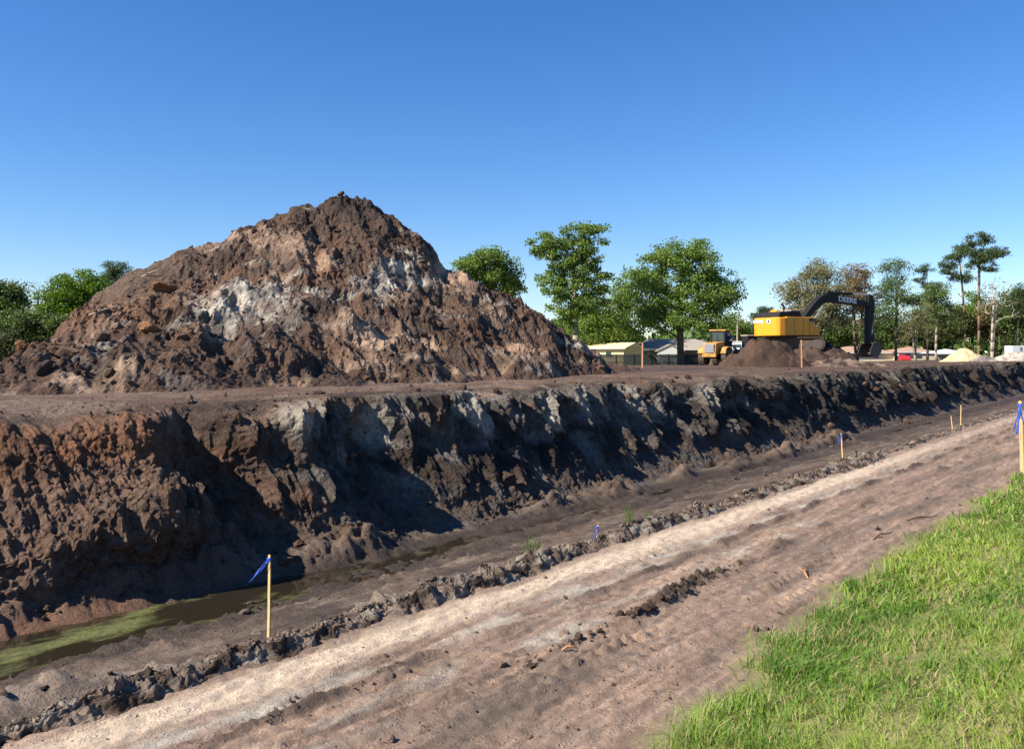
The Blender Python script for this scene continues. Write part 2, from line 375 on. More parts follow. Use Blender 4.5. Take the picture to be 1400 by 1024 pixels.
Zadd = HB * (P0 < 15) + .075 * sst(11, 14, SS) * sst(10.8, 11.6, P0) * (1 - sst(12.9, 13.3, P0)) - .05 * np.exp(-((P0 - 12.15 - .15 * pn(SS / 3, 4, 9)) / .18) ** 2) - .02 * (1 - sst(6, 10, SS)) * sst(10.4, 11.2, P0) * (1 - sst(12.8, 13.3, P0))
# cloddiness
cl_toe = np.clip(HB * 2.6, 0, 1)
rough_bank = bankw * (1 - .8 * sst(15.7, 16.2, P0)) * (1 - sst(16.2, 17.0, P0))
cm = np.clip(.25 + .9 * fbm(SS / 2.1, TT / 1.6, 3, 41), 0, 1)
leftc = slump; cm = np.clip(cm + .35 * slump, 0, 1)
D += rough_bank * (cm * (.75 + .25 * leftc)) * (clods(SS, TT, .50, 61, prob=.35) * .35 + clods(SS, TT, .24, 62, prob=.6) * .5) \
     + (rough_bank * (.35 + .65 * cm) + cl_toe) * clods(SS, TT, .13, 63, prob=.75) * .7
D += cl_toe * (clods(SS, TT, .22, 64, prob=.7) * .6) + rough_bank * .085 * fbm(SS / .26, TT / .8, 4, 43, .62)
# bench and trench floor: churned mud
bench = sst(5.8, 6.4, P0) * (1 - sst(12.2, 13.0, P0))
churn = np.clip(.3 + 1.2 * fbm(SS / 1.6, P0 / 1.1, 3, 51), 0, 1) * bench
D += bench * (.06 * fbm(SS / 1.8, P0 / .9, 4, 53) + .045 * fbm(SS / .35, P0 / .22, 4, 54, .6)) + churn * (clods(SS, TT, .30, 65, prob=.55) * .45 + clods(SS, TT, .13, 66, prob=.75) * .75)
sub = np.exp(-((P0 - 6.55 - .15 * pn(SS / 2, 1, 5)) / .22) ** 2) * sst(.5, 2.5, SS) * (1 - sst(5, 12, SS)) * (.55 + .8 * pn(SS / 1.1, 2, 6))
D += np.clip(sub, 0, 1) * (.13 + clods(SS, TT, .2, 67, prob=.9) * .8)
lump = bump(2.6, 6.75, .8, .3, .22); D += lump + lump * 4 * clods(SS, TT, .24, 68, prob=.9)
# plateau path: ruts
path = sst(15.9, 16.6, P0)
D += path * (.05 * fbm(SS / 1.2, P0 / .5, 4, 71, .6) - .05 * np.exp(-((P0 - 17.4) / .25) ** 2) - .05 * np.exp(-((P0 - 19.3) / .25) ** 2)) * (1 - sst(20.5, 21.8, P0))
lipc = np.exp(-((P0 - 16.2) / .5) ** 2) * np.clip(.4 + fbm(SS / 1.7, P0, 2, 72), 0, 1)
D += lipc * (clods(SS, TT, .35, 73, prob=.6) * .3 + clods(SS, TT, .16, 74, prob=.7) * .45)
X0, Y0 = sp2xy(SS, P0)
lipn = np.clip(.25 + 1.1 * fbm(SS / 1.9, SS * 0 + 6.5, 4, 75, .6), 0, 1)
Zadd = Zadd - .30 * lipn * np.exp(-((P0 - 15.85) / .55) ** 2) - .12 * (1 - sst(9, 12, SS)) * np.exp(-((P0 - 16.0) / .8) ** 2)
B = np.stack([X0, Y0, Z0 + Zadd], -1)
du = np.gradient(B, axis=0); dv = np.gradient(B, axis=1)
Nn = np.cross(du, dv); Nn /= np.linalg.norm(Nn, axis=-1, keepdims=True) + 1e-9
Nn *= np.sign(Nn[..., 2:3] + 1e-6)
fade_end = (1 - sst(21.0, 21.9, P0)) * sst(5.6, 5.8, P0)
TP = B + Nn * (D * fade_end)[..., None] + (DH * fade_end)[..., None] * np.array((SY, -SX, 0.0))
TP[..., 2] += plateau_z(TP[..., 0], TP[..., 1]) * sst(15.5, 18, P0)
# colours of the trench
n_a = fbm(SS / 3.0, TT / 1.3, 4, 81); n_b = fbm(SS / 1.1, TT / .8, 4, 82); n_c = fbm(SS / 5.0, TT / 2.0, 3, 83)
Cb = lerp(MUCK_SHADE, DARK, np.clip(.5 + n_a, 0, 1))  # base colour darkened so the shaded face of the bank reads deep
palezone = sst(8.5, 12.0, SS) * (1 - .75 * sst(24, 40, SS))
topz = sst(-1.9, -.7, TP[..., 2] + .35 * n_b)
Cb = lerp(Cb, GREY, np.clip(topz * (.10 + .75 * n_b + .42 * palezone) * (1 - .35 * sst(24, 36, SS)), 0, 1))
Cb = lerp(Cb, PALE * .85, np.clip((topz - .3) * palezone * (1.9 * fbm(SS / 1.5, TT / 2.2, 3, 84) - .05), 0, .9))
Cb = lerp(Cb, RUST, np.clip(.9 * (fbm(SS / .9, TT / .9, 3, 85) - .42) * (1 - sst(20, 30, SS)), 0, .8))
Cl = lerp(BROWN * 1.4, RUST * .8, np.clip(.35 + 1.1 * n_c, 0, 1)); Cl = lerp(Cl, DARK * 1.4, np.clip(.9 * n_b - .05, 0, .7)); Cl = lerp(Cl, SAND, np.clip(1.1 * n_a - .35, 0, .6))
Cb = lerp(Cb, Cl, (1 - sst(8.5, 12.5, SS + 1.5 * n_c)))
tal = (1 - sst(-2.5, -1.75, TP[..., 2] + .25 * n_a)) * (P0 > 13)
Ct = lerp(GREY * .55, MUD * .9, np.clip(.5 + n_b, 0, 1)); Cb = lerp(Cb, Ct, tal * .8 * sst(7, 11, SS))
Cb = lerp(Cb, lerp(MUD, BROWN, np.clip(.5 + n_b, 0, 1)), np.clip(HB * 2.4, 0, 1))
Cm = lerp(MUD * .9, MUD * .42, np.clip(.45 + 1.1 * n_a, 0, 1)); Cm = lerp(Cm, GREYMUD, np.clip(.9 * n_b, 0, .7))
wet = (1 - sst(-2.93, -2.72, TP[..., 2])); Cm = lerp(Cm, MUD * .32, wet * .85)
Cm = lerp(Cm, GREYMUD * 1.25, np.clip(sub + lump * 4, 0, 1))
Cp = lerp(TAUPE * .72, BROWN * 1.15, np.clip(.5 + n_a, 0, 1)); Cp = lerp(Cp, DARK, np.clip(lipc * 1.2 + .6 * n_b * (SS > 34), 0, .8)); Cp = lerp(Cp, BROWN * .9, sst(30, 55, SS) * .7)
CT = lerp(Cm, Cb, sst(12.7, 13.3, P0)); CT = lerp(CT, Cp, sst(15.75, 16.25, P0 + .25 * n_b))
# split into the trench floor, the cut bank and the plateau path (shared edge rows)
cum = np.concatenate([[0], np.cumsum(nseg)])
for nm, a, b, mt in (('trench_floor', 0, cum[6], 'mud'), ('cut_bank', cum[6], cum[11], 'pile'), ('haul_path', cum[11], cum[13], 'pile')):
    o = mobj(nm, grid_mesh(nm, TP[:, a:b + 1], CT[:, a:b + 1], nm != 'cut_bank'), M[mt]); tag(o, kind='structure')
TZ = TP[..., 2]
def trench_z(s, p):
    i = int(np.argmin(np.abs(S - s))); j = int(np.argmin((TP[i, :, 0] - sp2xy(s, p)[0]) ** 2 + (TP[i, :, 1] - sp2xy(s, p)[1]) ** 2)); return float(TP[i, j, 2])

# ---- road and grass verge
S2 = spacing(0.5, 165, .026, .0047, -60, 420, 3.5)
Pn = np.concatenate([np.linspace(-6, .5, 8), np.linspace(.7, 1.7, 6), np.linspace(1.75, 5.4, 128), np.linspace(5.42, 5.9, 12)])
SR, PR = np.meshgrid(S2, Pn, indexing='ij')
def road_base(s, p): return np.interp(p, [-6, -.6, .8, 1.8, 2.5, 3.4, 5.4, 5.9], [-.50, -.53, -.68, -.90, -1.0, -1.08, -1.2, -1.32])
edge = np.interp(S2, [1, 3, 5, 8.4, 12, 16, 40], [1.80, 1.98, 2.25, 2.42, 2.35, 2.25, 2.25]) + .22 * fbm(S2 / .9, S2 * 0 + 2, 4, 101, .6)
EDGE = np.broadcast_to(edge[:, None], SR.shape)
Zr = road_base(SR, PR)
on = sst(-.1, .25, PR - EDGE)
warp = .06 * fbm(SR / 1.3, PR / .5, 3, 103)
pw = PR + warp
Zr = Zr + on * (.020 * fbm(SR / .9, pw / .22, 4, 105) + .016 * fbm(SR / .20, pw / .06, 4, 106, .65))
smooth_strip = np.exp(-((pw - 4.98) / .25) ** 4)
Zr = Zr - on * smooth_strip * .012 * fbm(SR / .22, pw / .07, 3, 106)
al_ = SR * math.cos(R(27)) - PR * math.sin(R(27)); ac_ = SR * math.sin(R(27)) + PR * math.cos(R(27))
stk = (sst(2.2, 2.6, PR) * (1 - sst(3.9, 4.2, PR))) * np.clip(.55 + .9 * fbm(SR / 2.0, PR / .8, 2, 117), 0, 1)
Zr = Zr + on * stk * (.016 * fbm(al_ / .7, ac_ / .055, 3, 118, .55) + .010 * ridged(al_ / .45, ac_ / .11, 2, 119))
# ridge squeezed up beside the tyre lane, and the broken clod row
brk = np.clip(.55 + 1.2 * pn(SR / .9, 3.0, 107), .1, 1)
rA = np.exp(-((pw - 4.33) / .05) ** 2) * brk; Zr = Zr + rA * (.06 + clods(SR, PR, .07, 109, prob=.9) * .8)
lane2 = sst(3, 5.5, SR) * np.exp(-((pw - 3.62 - .012 * (SR - 6)) / .09) ** 2) * np.clip(.2 + 1.1 * pn(SR / .8, 5.0, 108) + np.exp(-((SR - 6.9) / .8) ** 2), 0, 1.2)
Zr = Zr + lane2 * (.06 + clods(SR, PR, .10, 110, prob=.9) * 1.6)
# cleat marks of a crawler between the ridges, tyre treads in the far lane
cleat = np.sin((SR + .25 * pw + .05 * fbm(SR / .6, PR / .3, 2, 111)) * 2 * np.pi / .21)
cm1 = np.exp(-((pw - 4.05) / .2) ** 4) * np.clip(.5 + 1.4 * fbm(SR / 1.2, PR / .6, 2, 112), 0, 1); Zr = Zr + cm1 * .018 * cleat
for pc, s_0 in ((4.62, 6), (4.80, 6), (3.30, 1), (3.05, 1), (2.72, 3)):
    Zr = Zr + np.exp(-((pw - pc) / .035) ** 2) * sst(s_0, s_0 + 3, SR) * np.clip(.5 + 1.2 * pn(SR / 1.7, pc, 113), 0, 1) * (.016 + .022 * np.sign(np.sin(SR * 2 * np.pi / .16)))
patchc = np.clip(1.4 * fbm(SR / .8, PR / .45, 3, 114) - .1, 0, 1) * on * (1 - smooth_strip)
Zr = Zr + patchc * (clods(SR, PR, .06, 115, prob=.6) * .9 + clods(SR, PR, .13, 116, prob=.22) * .5)
wheel = np.exp(-((pw - 2.95) / .16) ** 2); Zr = Zr - on * wheel * .02
XR, YR = sp2xy(SR, PR)
RP = np.stack([XR, YR, Zr], -1)
na = fbm(SR / 2.6, PR / .45, 4, 121); nb = fbm(SR / .7, PR / .28, 4, 122); nc = fbm(SR / 1.3, PR / .2, 3, 123)
CR = lerp(TAUPE, TAUPE * .72, np.clip(.35 + 1.0 * na, 0, 1))
strk = fbm(SR / 2.2, pw / .055, 4, 124, .6); CR = CR * (1 + .38 * np.clip(strk, -.8, .8) * on)[..., None]
CR = lerp(CR, GREYMUD, np.clip(1.3 * nb - .15, 0, .5)); CR = lerp(CR, SAND * .95, np.clip(1.2 * nc - .35, 0, .5))
CR = lerp(CR, TANR, np.clip(smooth_strip * .95, 0, 1) * (1 - .55 * sst(14, 26, SR)))
whitez = np.exp(-((pw - 4.52) / .14) ** 2) * np.clip(.55 + nb, 0, 1) * (1 - .7 * sst(12, 22, SR)); CR = lerp(CR, PALE * .95, whitez * .8)
CR = lerp(CR, PALE * .8, np.clip(np.exp(-((pw - 3.85) / .15) ** 2) * (1.4 * nb + .2) * (SR < 11), 0, .7))
CR = lerp(CR, GREYMUD * .62, np.clip(np.exp(-((pw - 3.15) / .25) ** 2) * (1.1 * na + .25), 0, .7))
CR = lerp(CR, MUD * .6, np.clip(rA * .8 + lane2 * 1.1, 0, .95))
CR = lerp(CR, np.array((.19, .20, .055)), (1 - on) * np.clip(.8 + .3 * nb, 0, 1))
split_c = int(np.searchsorted(Pn, 2.0))
for nm, a, b, mt in (('grass_verge', 0, split_c, 'road'), ('dirt_road', split_c, len(Pn) - 1, 'road')):
    o = mobj(nm, grid_mesh(nm, RP[:, a:b + 1], CR[:, a:b + 1]), M[mt]); tag(o, kind='structure')
def road_z(s, p):
    i = int(np.argmin(np.abs(S2 - s))); return float(np.interp(p, Pn, Zr[i]))
def road_zv(s, p):
    i = np.clip(np.searchsorted(S2, s), 0, len(S2) - 1); j = np.clip(np.searchsorted(Pn, p), 0, len(Pn) - 1); return Zr[i, j]

# ---- wide ground beyond the plateau path and behind the camera
def wide(name, pa, zoff):
    sa = np.concatenate([-np.geomspace(1500, 20, 30), np.arange(-16, 170, 1.6), np.geomspace(172, 2500, 40)])
    s_, p_ = np.meshgrid(sa, pa, indexing='ij'); x, y = sp2xy(s_, p_)
    return s_, p_, x, y
s_, p_, x_, y_ = wide('ground', np.concatenate([np.arange(21.6, 110, .9), np.geomspace(111, 3000, 50)]), 0)
zg = plateau_z(x_, y_) - .012 + .06 * fbm(x_ / 2.2, y_ / 2.2, 3, 131) * sst(24, 30, p_)
ng = fbm(x_ / 7, y_ / 7, 4, 133); cg = lerp(BROWN * 1.05, DARK * 1.3, np.clip(.4 + ng, 0, 1))
grs = sst(84, 92, y_ + 3 * ng) * (1 - sst(33, 38, x_)); cg = lerp(cg, np.array((.17, .15, .055)), grs)
wd = sst(112, 126, y_); cg = lerp(cg, np.array((.06, .062, .03)), wd * (.6 + .4 * np.clip(ng, 0, 1)))
tag(mobj('ground', grid_mesh('ground', np.stack([x_, y_, zg], -1), cg), M['ground']), kind='structure')
s_, p_, x_, y_ = wide('lawn', np.concatenate([-np.geomspace(3000, 12, 30), [-9, -7.5, -5.9]]), 0)
tag(mobj('lawn', grid_mesh('lawn', np.stack([x_, y_, np.full(x_.shape, -.5) - .01], -1), np.broadcast_to(np.array((.07, .09, .03)), (*x_.shape, 3)).copy()), M['ground']), kind='structure')

# ---- water lying in the trench, with algae
def water_mat():
    m, t, out = new_mat('trench_water'); L = t.links
    tc = N(t, 'ShaderNodeTexCoord'); mp = N(t, 'ShaderNodeMapping'); mp.inputs['Rotation'].default_value = (0, 0, R(-51.2)); L.new(tc.outputs['Object'], mp.inputs['Vector'])
    mp2 = N(t, 'ShaderNodeMapping'); mp2.inputs['Scale'].default_value = (.45, 1.1, 1); L.new(mp.outputs[0], mp2.inputs['Vector'])
    n1 = noise_node(t, 1.5, 6, .62, mp2.outputs[0]); n2 = noise_node(t, 26, 5, .7, tc.outputs['Object'])
    a = N(t, 'ShaderNodeAttribute', attribute_name='Col')
    sep = N(t, 'ShaderNodeSeparateColor'); L.new(a.outputs['Color'], sep.inputs[0])
    ad = N(t, 'ShaderNodeMath', operation='ADD'); L.new(n1.outputs['Fac'], ad.inputs[0]); L.new(sep.outputs[0], ad.inputs[1])
    fac = ramp(t, ad.outputs[0], 0, 1, .62, .76)
    w_ = N(t, 'ShaderNodeBsdfPrincipled'); w_.inputs['Base Color'].default_value = (.022, .017, .010, 1); w_.inputs['Roughness'].default_value = .06
    w_.inputs['Specular IOR Level'].default_value = .5
    bp = N(t, 'ShaderNodeBump'); bp.inputs['Strength'].default_value = .08; bp.inputs['Distance'].default_value = .01; L.new(noise_node(t, 9, 3, .5, tc.outputs['Object']).outputs['Fac'], bp.inputs['Height']); L.new(bp.outputs[0], w_.inputs['Normal'])
    al = N(t, 'ShaderNodeBsdfPrincipled'); al.inputs['Roughness'].default_value = .7
    mx = N(t, 'ShaderNodeMix', data_type='RGBA'); mx.inputs[6].default_value = (.04, .038, .014, 1); mx.inputs[7].default_value = (.15, .165, .035, 1)
    L.new(ramp(t, n2.outputs['Fac'], 0, 1, .35, .7), mx.inputs[0]); L.new(mx.outputs[2], al.inputs['Base Color'])
    ms = N(t, 'ShaderNodeMixShader'); L.new(fac, ms.inputs[0]); L.new(w_.outputs[0], ms.inputs[1]); L.new(al.outputs[0], ms.inputs[2]); L.new(ms.outputs[0], out.inputs[0]); return m
sw = np.concatenate([np.arange(-30, 60, .5), np.arange(60, 200, 4)]); pww = np.linspace(9.6, 14.4, 14)
s_, p_ = np.meshgrid(sw, pww, indexing='ij'); x_, y_ = sp2xy(s_, p_)
alg = np.clip(.13 * (1 - sst(6.0, 16, s_)) - .25 * sst(12, 24, s_) + .08 * np.exp(-((p_ - 12.5) / .35) ** 2) - .03, -.3, .3)
tag(mobj('trench_water', grid_mesh('trench_water', np.stack([x_, y_, np.full(x_.shape, -2.982)], -1), np.repeat(alg[..., None], 3, -1)), water_mat()), kind='structure')

# ================================================================== BIG SOIL PILE
CONES = [(-8.6, 45.0, 8.55, .66), (-11.2, 44.5, 7.7, .66), (-6.6, 45.0, 7.6, .72), (-14.0, 42.6, 5.9, .62), (-17.0, 41.0, 4.7, .70), (-14.2, 35.8, 3.6, .58), (-12.0, 28.3, 1.7, .45), (-5.5, 40.5, 4.7, .62),
         (0.2, 45.0, 2.9, .52), (-1.8, 42.5, 2.9, .52), (-17.0, 33.0, .9, .40), (-8.0, 33.5, 2.4, .52),
         (-11.0, 24.2, 1.2, .42), (-7.7, 28.0, 1.2, .42), (-4.6, 31.9, 1.15, .42), (-1.8, 36.1, 1.0, .45), (1.2, 40.0, .8, .42)]
CRX = [-25.5, -24.4, -22.2, -20.4, -18.9, -16.8, -14.6, -12.9, -10.2, -8.4, -6.2, -4.7, -3.3, -1.5, 1.5, 3.3, 4.7]
CRZ = [-2.8, -2.3, -1.5, -.7, .25, .25, 0.0, .40, .9, .45, .62, -.15, -.8, -.25, .3, .05, -.4]      # crest heights trimmed to the pile's outline
def pile_base(x, y):
    wx = x + 1.0 * fbm(x / 6, y / 6, 3, 201); wy = y + 1.0 * fbm(x / 6, y / 6, 3, 202)
    k = 5.0; acc = 0
    for cx, cy, cz, sl_ in CONES:
        d = np.sqrt((wx - cx) ** 2 + (wy - cy) ** 2 + .8) - .6
        acc = acc + np.exp(k * (cz - sl_ * d) / 1.6)
    return np.log(acc + 1e-9) * 1.6 / k + sst(30, 38, y) * np.interp(x, CRX, CRZ)
def pile_masks(x, y, z):
    cl = np.clip(.45 + 1.5 * fbm(x / 3.1, (y + z) / 2.6, 3, 211), 0, 1)
    g = lambda cx, cz, rx, rz: np.exp(-(((x - cx) / rx) ** 2 + ((z - cz) / rz) ** 2))
    sand = np.clip(1.5 * fbm(x / 2.6 + .35 * z, z / 1.5 + y / 5, 4, 221) - .30, 0, 1)
    sand = np.clip(sand + .65 * g(-10.0, 6.0, 1.1, .9) + .5 * g(-14.2, 5.6, 1.2, .35) + .8 * g(-3.4, 4.6, .5, 1.2) + .5 * g(-15.2, 1.8, 1.3, .8) + .5 * g(-5.6, 1.6, 1.6, .4), 0, 1)
    sand = sand * (1 - .95 * np.clip(1.3 * g(-7.6, 8.4, 3.4, 1.9), 0, 1))
    grey = np.clip(1.7 * g(-10.6, 2.7, 2.0, 1.2) + 1.4 * g(-5.2, 4.3, 1.6, 1.2) + .5 * g(3.0, .9, .8, .5) + .8 * (fbm(x / 1.8, y / 1.8 + z, 3, 223) - .35), 0, 1)
    rust = np.clip(1.1 * g(-17.5, 2.2, 4.0, 1.7) + .9 * g(-8.5, 4.4, .8, 1.4) + .55 * fbm(x / 2.2, y / 2.2, 3, 225), 0, 1)
    slick = np.clip(1.4 * g(-17.4, 4.6, 3.0, 1.4) * sst(-12.6, -14.0, x), 0, 1)      # smooth tipped face at the left shoulder
    return cl * (1 - .75 * slick), sand * (1 - .8 * slick), grey, rust, slick
def pile_z(x, y):
    z = pile_base(x, y); dx = .05
    lo = sst(-.6, .5, z)
    cl, sand, grey, rust, slick = pile_masks(x, y, z)
    u = x; v = y * 1.15
    z = z + lo * (.50 * (1 - .7 * slick) * fbm(x / 2.8 + .3 * y / 2.8, y / 5.0, 5, 231, .5) + .20 * (1 - .75 * slick) * ridged(x / 1.5 + .25 * y / 1.5, y / 3.8, 5, 233, .6))
    m_ = lo * cl * (1 - .72 * sand)
    z = z + m_ * (clods(u, v, 1.5, 241, prob=.3) * .24 + clods(u, v, .75, 242, prob=.45) * .40 + clods(u, v, .36, 243, prob=.6) * .6) + lo * (.25 + .75 * cl) * (1 - .6 * sand) * (clods(u, v, .22, 244, prob=.7) * .8 + .13 * fbm(x / .6, y / .6, 5, 245, .7))
    return z, cl, sand, grey, rust, slick
xs = np.concatenate([np.arange(-34, -25, .3), np.arange(-25, 7.0, .062), np.arange(7.0, 10, .3)])
ys = np.concatenate([np.arange(15.5, 47.5, .070), np.arange(47.5, 64, .35)])
XM, YM = np.meshgrid(xs, ys, indexing='ij')
ZM, cl, sand, grey, rust, slick = pile_z(XM, YM)
nm1 = fbm(XM / 1.7, YM / 1.7, 4, 251)
CM = lerp(DARK * 1.25, BROWN, np.clip(.5 + 1.1 * nm1, 0, 1)); CM = lerp(CM, RUST, rust * .65)
CM = lerp(CM, GREY * 1.15, np.clip(grey * .9, 0, .9)); CM = lerp(CM, PALE * 1.08, np.clip(grey * (1.4 * fbm(XM / .8, YM / .8, 4, 253) + .30), 0, .9))
CM = lerp(CM, SAND, np.clip(sand * .95 - .2 * cl, 0, .92)); CM = lerp(CM, MUD * .95, slick * .85)
CM = lerp(CM, DARK * 1.1, np.exp(-(((XM + 7.6) / 3.2) ** 2 + ((ZM - 8.6) / 1.7) ** 2)) * .95)
keep = ZM > -.35
PMs = np.stack([XM, YM, np.maximum(ZM, -.6)], -1)
# push the surface sideways a little so lumps overhang
PMs[..., 0] += .06 * fbm(XM / .6, ZM / .5, 3, 255) * sst(0, 1, ZM); PMs[..., 1] += .06 * fbm(XM / .6, ZM / .5, 3, 257) * sst(0, 1, ZM)
idx = np.arange(XM.size).reshape(XM.shape); q = np.stack([idx[:-1, :-1], idx[1:, :-1], idx[1:, 1:], idx[:-1, 1:]], -1).reshape(-1, 4)
q = q[keep.ravel()[q].any(1)]
used = np.unique(q); remap = np.full(XM.size, -1); remap[used] = np.arange(len(used))
pile = empty('soil_pile', (-8.9, 45.6, -.02), 0, 'towering steep pile of brown, rust and pale grey excavated soil beyond the cut bank', 'soil pile')
po = mobj('soil_surface', poly_mesh('soil_surface', PMs.reshape(-1, 3)[used] - np.array((-8.9, 45.6, -.02)), remap[q], CM.reshape(-1, 3)[used], False), M['pile'], pile)
def on_pile(px, py):
    """where the line of sight through a photograph pixel meets the pile"""
    d = np.arange(15.5, 60, .05); x = (px - 700) / F * d; z = CZ + (HY - py) / F * d
    zz = pile_z(x, d)[0]; k = np.argmax(zz > z) if (zz > z).any() else len(d) - 1
    return float(x[k]), float(d[k]), float(zz[k])
# loose clods lying on the pile
n = 16000
cx = rng.uniform(-24, 6, n); cy = rng.uniform(21, 46, n); zz, c1, s1, g1, r1, k1 = pile_z(cx, cy)
ok = (zz > -.05) & (rng.uniform(0, 1, n) < .15 + .85 * c1 * (1 - .5 * s1)) & (rng.uniform(0, 1, n) < 1 - .7 * k1)
cx, cy, zz, g1, r1 = cx[ok], cy[ok], zz[ok], g1[ok], r1[ok]
sz = .022 + .026 * rng.pareto(2.3, len(cx)); sz = np.minimum(sz, .28)
cc = lerp(DARK * 1.2, BROWN * 1.1, rng.uniform(0, 1, len(cx))); cc = lerp(cc, RUST, r1 * .7 * rng.uniform(0, 1, len(cx))); cc = lerp(cc, GREY * 1.1, g1 * rng.uniform(.3, 1, len(cx)))
o = scatter_rocks('loose_clods', np.stack([cx + 8.9, cy - 45.6, zz + .02], -1), sz, cc, M['clod'], pile, 1, 5); tag(o, kind='stuff')
print('terrain done')

# ================================================================== BERM OF CLODS BESIDE THE ROAD
SBm = spacing(0.0, 70, .026, .0040, -8, 120, 6); tb = np.linspace(-1, 1, 64)
sb, tb_ = np.meshgrid(SBm, tb, indexing='ij')
bc = 5.54 + .10 * pn(sb / 3.5, 1.0, 301) + .05 * pn(sb / 1.1, 2.0, 302) + .25 * sst(14, 30, sb)
bh = (.10 + .06 * pn(sb / 1.6, 4.0, 303) + .07 * pn(sb / .6, 4.0, 304)) * (1 - .65 * np.exp(-((sb - 21) / 1.5) ** 2)) * (1 + .9 * np.exp(-((sb - 9.2) / .6) ** 2) + .9 * np.exp(-((sb - 17.6) / 1.3) ** 2) + .6 * np.exp(-((sb - 6.9) / .7) ** 2))
bw = .16 + .05 * pn(sb / 1.3, 6.0, 305) + .18 * np.exp(-((sb - 17.6) / 1.5) ** 2)
pb = bc + tb_ * (bw + .12)
u_ = np.clip(1 - np.abs(tb_) ** 1.6, 0, 1)
base = np.where(pb < 5.6, road_base(sb, np.minimum(pb, 5.6)), np.interp(pb, prof[:, 0], prof[:, 1]))
rg = u_ ** .6
zb = base - .05 + (bh + .05) * u_ + rg * (clods(sb, pb, .11, 311, prob=.5) * .32 + clods(sb, pb, .055, 312, prob=.85) * .7 + .042 * fbm(sb / .13, pb / .10, 5, 313, .7))
xb, yb = sp2xy(sb, pb - .10 * rg * fbm(sb / .16, pb / .2, 2, 315))
cb = lerp(MUD * .6, GREYMUD * 1.3, np.clip(.5 + 1.3 * fbm(sb / .25, pb / .2, 3, 317), 0, 1)); cb = lerp(cb, PALE * .8, np.clip(1.3 * fbm(sb / .5, pb / .15, 3, 318) - .2, 0, .7))
berm = empty('soil_berm', (*sp2xy(10, 5.6), -1.3), 0, 'long low ridge of grey broken clods running between dirt road and trench', 'berm')
OB = np.array((*sp2xy(10, 5.6), -1.3))
mobj('ridge', grid_mesh('ridge', np.stack([xb, yb, zb], -1) - OB, cb, False), M['clod'], berm)
n = 6800; cs = 1 + 44 * rng.uniform(0, 1, n) ** 1.6; ct = rng.normal(0, .55, n); k = np.clip(np.searchsorted(SBm, cs), 0, len(SBm) - 1)
j = np.clip(np.searchsorted(tb, np.clip(ct, -1, 1)), 0, len(tb) - 1); cp = bc[k, 0] + ct * bw[k, 0]
zc = np.where(np.abs(ct) < 1, zb[k, j], np.where(cp < 5.5, road_zv(cs, np.minimum(cp, 5.89)), np.interp(cp, prof[:, 0], prof[:, 1])))
szc = np.minimum(.008 + .007 * rng.pareto(2.5, n), .04) * np.where(np.abs(ct) > 1, .7, 1.0); X_, Y_ = sp2xy(cs, cp)
o = scatter_rocks('loose_clods', np.stack([X_, Y_, zc], -1) - OB, szc, lerp(MUD * .7, GREYMUD * 1.6, rng.uniform(0, 1, n) ** 1.3), M['clod'], berm, 1, 8); tag(o, kind='stuff')

# clods lying about on the road, the bench, the toe of the bank and the plateau edge: nobody could count them
def scatter_sp(name, n, s_rng, p_rng, szmin, szscale, szmax, c0, c1, zf, mask=None, seed=1, pw_=1.7):
    r = np.random.default_rng(seed); s = s_rng[0] + (s_rng[1] - s_rng[0]) * r.uniform(0, 1, n) ** pw_; p = r.uniform(*p_rng, n)
    kpt = r.uniform(0, 1, n) < (mask(s, p) if mask else 1.0); s, p = s[kpt], p[kpt]
    P = zf(s, p); sz = np.minimum(szmin + szscale * r.pareto(2.4, len(s)), szmax)
    return tag(scatter_rocks(name, P, sz, lerp(c0, c1, r.uniform(0, 1, len(s))), M['clod'], None, 1, seed), kind='stuff')
def z_road(s, p): x, y = sp2xy(s, p); return np.stack([x, y, road_zv(s, p)], -1)
def z_trench(s, t):      # t indexes the displaced section by its undisplaced p
    i = np.clip(np.searchsorted(S, s), 0, len(S) - 1); j = np.clip(np.searchsorted(prof[:, 0], t), 0, len(prof) - 1); return TP[i, j]
o = scatter_sp('road_clods', 11000, (1.5, 34), (2.35, 5.3), .004, .005, .04, MUD * .7, TAUPE * 1.1, z_road, lambda s, p: np.clip(.12 + 1.2 * fbm(s / .9, p / .4, 2, 401) + .9 * np.exp(-((p - 4.33) / .05) ** 2) + .9 * np.exp(-((p - 3.65) / .1) ** 2) * (s < 9), 0, 1) * (1 - .8 * np.exp(-((p - 4.95) / .25) ** 4)), 21)
o['label'] = 'small crumbs of dry mud scattered over the dirt road'; o['category'] = 'clods'
o = scatter_sp('clod_row', 900, (4.6, 8.4), (3.48, 3.80), .010, .014, .055, MUD * .45, MUD * .9, z_road, lambda s, p: np.exp(-((p - 3.62 - .012 * (s - 6)) / .08) ** 2) * np.clip(.35 + np.exp(-((s - 6.9) / .7) ** 2) + .8 * pn(s / .5, 1.0, 411), 0, 1), 25, 1.0)
o['label'] = 'row of dark crumbled mud clods along the middle of the road'; o['category'] = 'clods'
o = scatter_sp('bench_clods', 4200, (1, 40), (6.1, 12.6), .012, .014, .11, MUD * .6, GREYMUD * 1.1, z_trench, lambda s, p: np.clip(.1 + 1.4 * fbm(s / 1.4, p / .9, 2, 403) + .8 * np.exp(-((p - 6.55) / .2) ** 2), 0, 1), 22)
o['label'] = 'crumbs of wet grey mud strewn over the muddy bench'; o['category'] = 'clods'
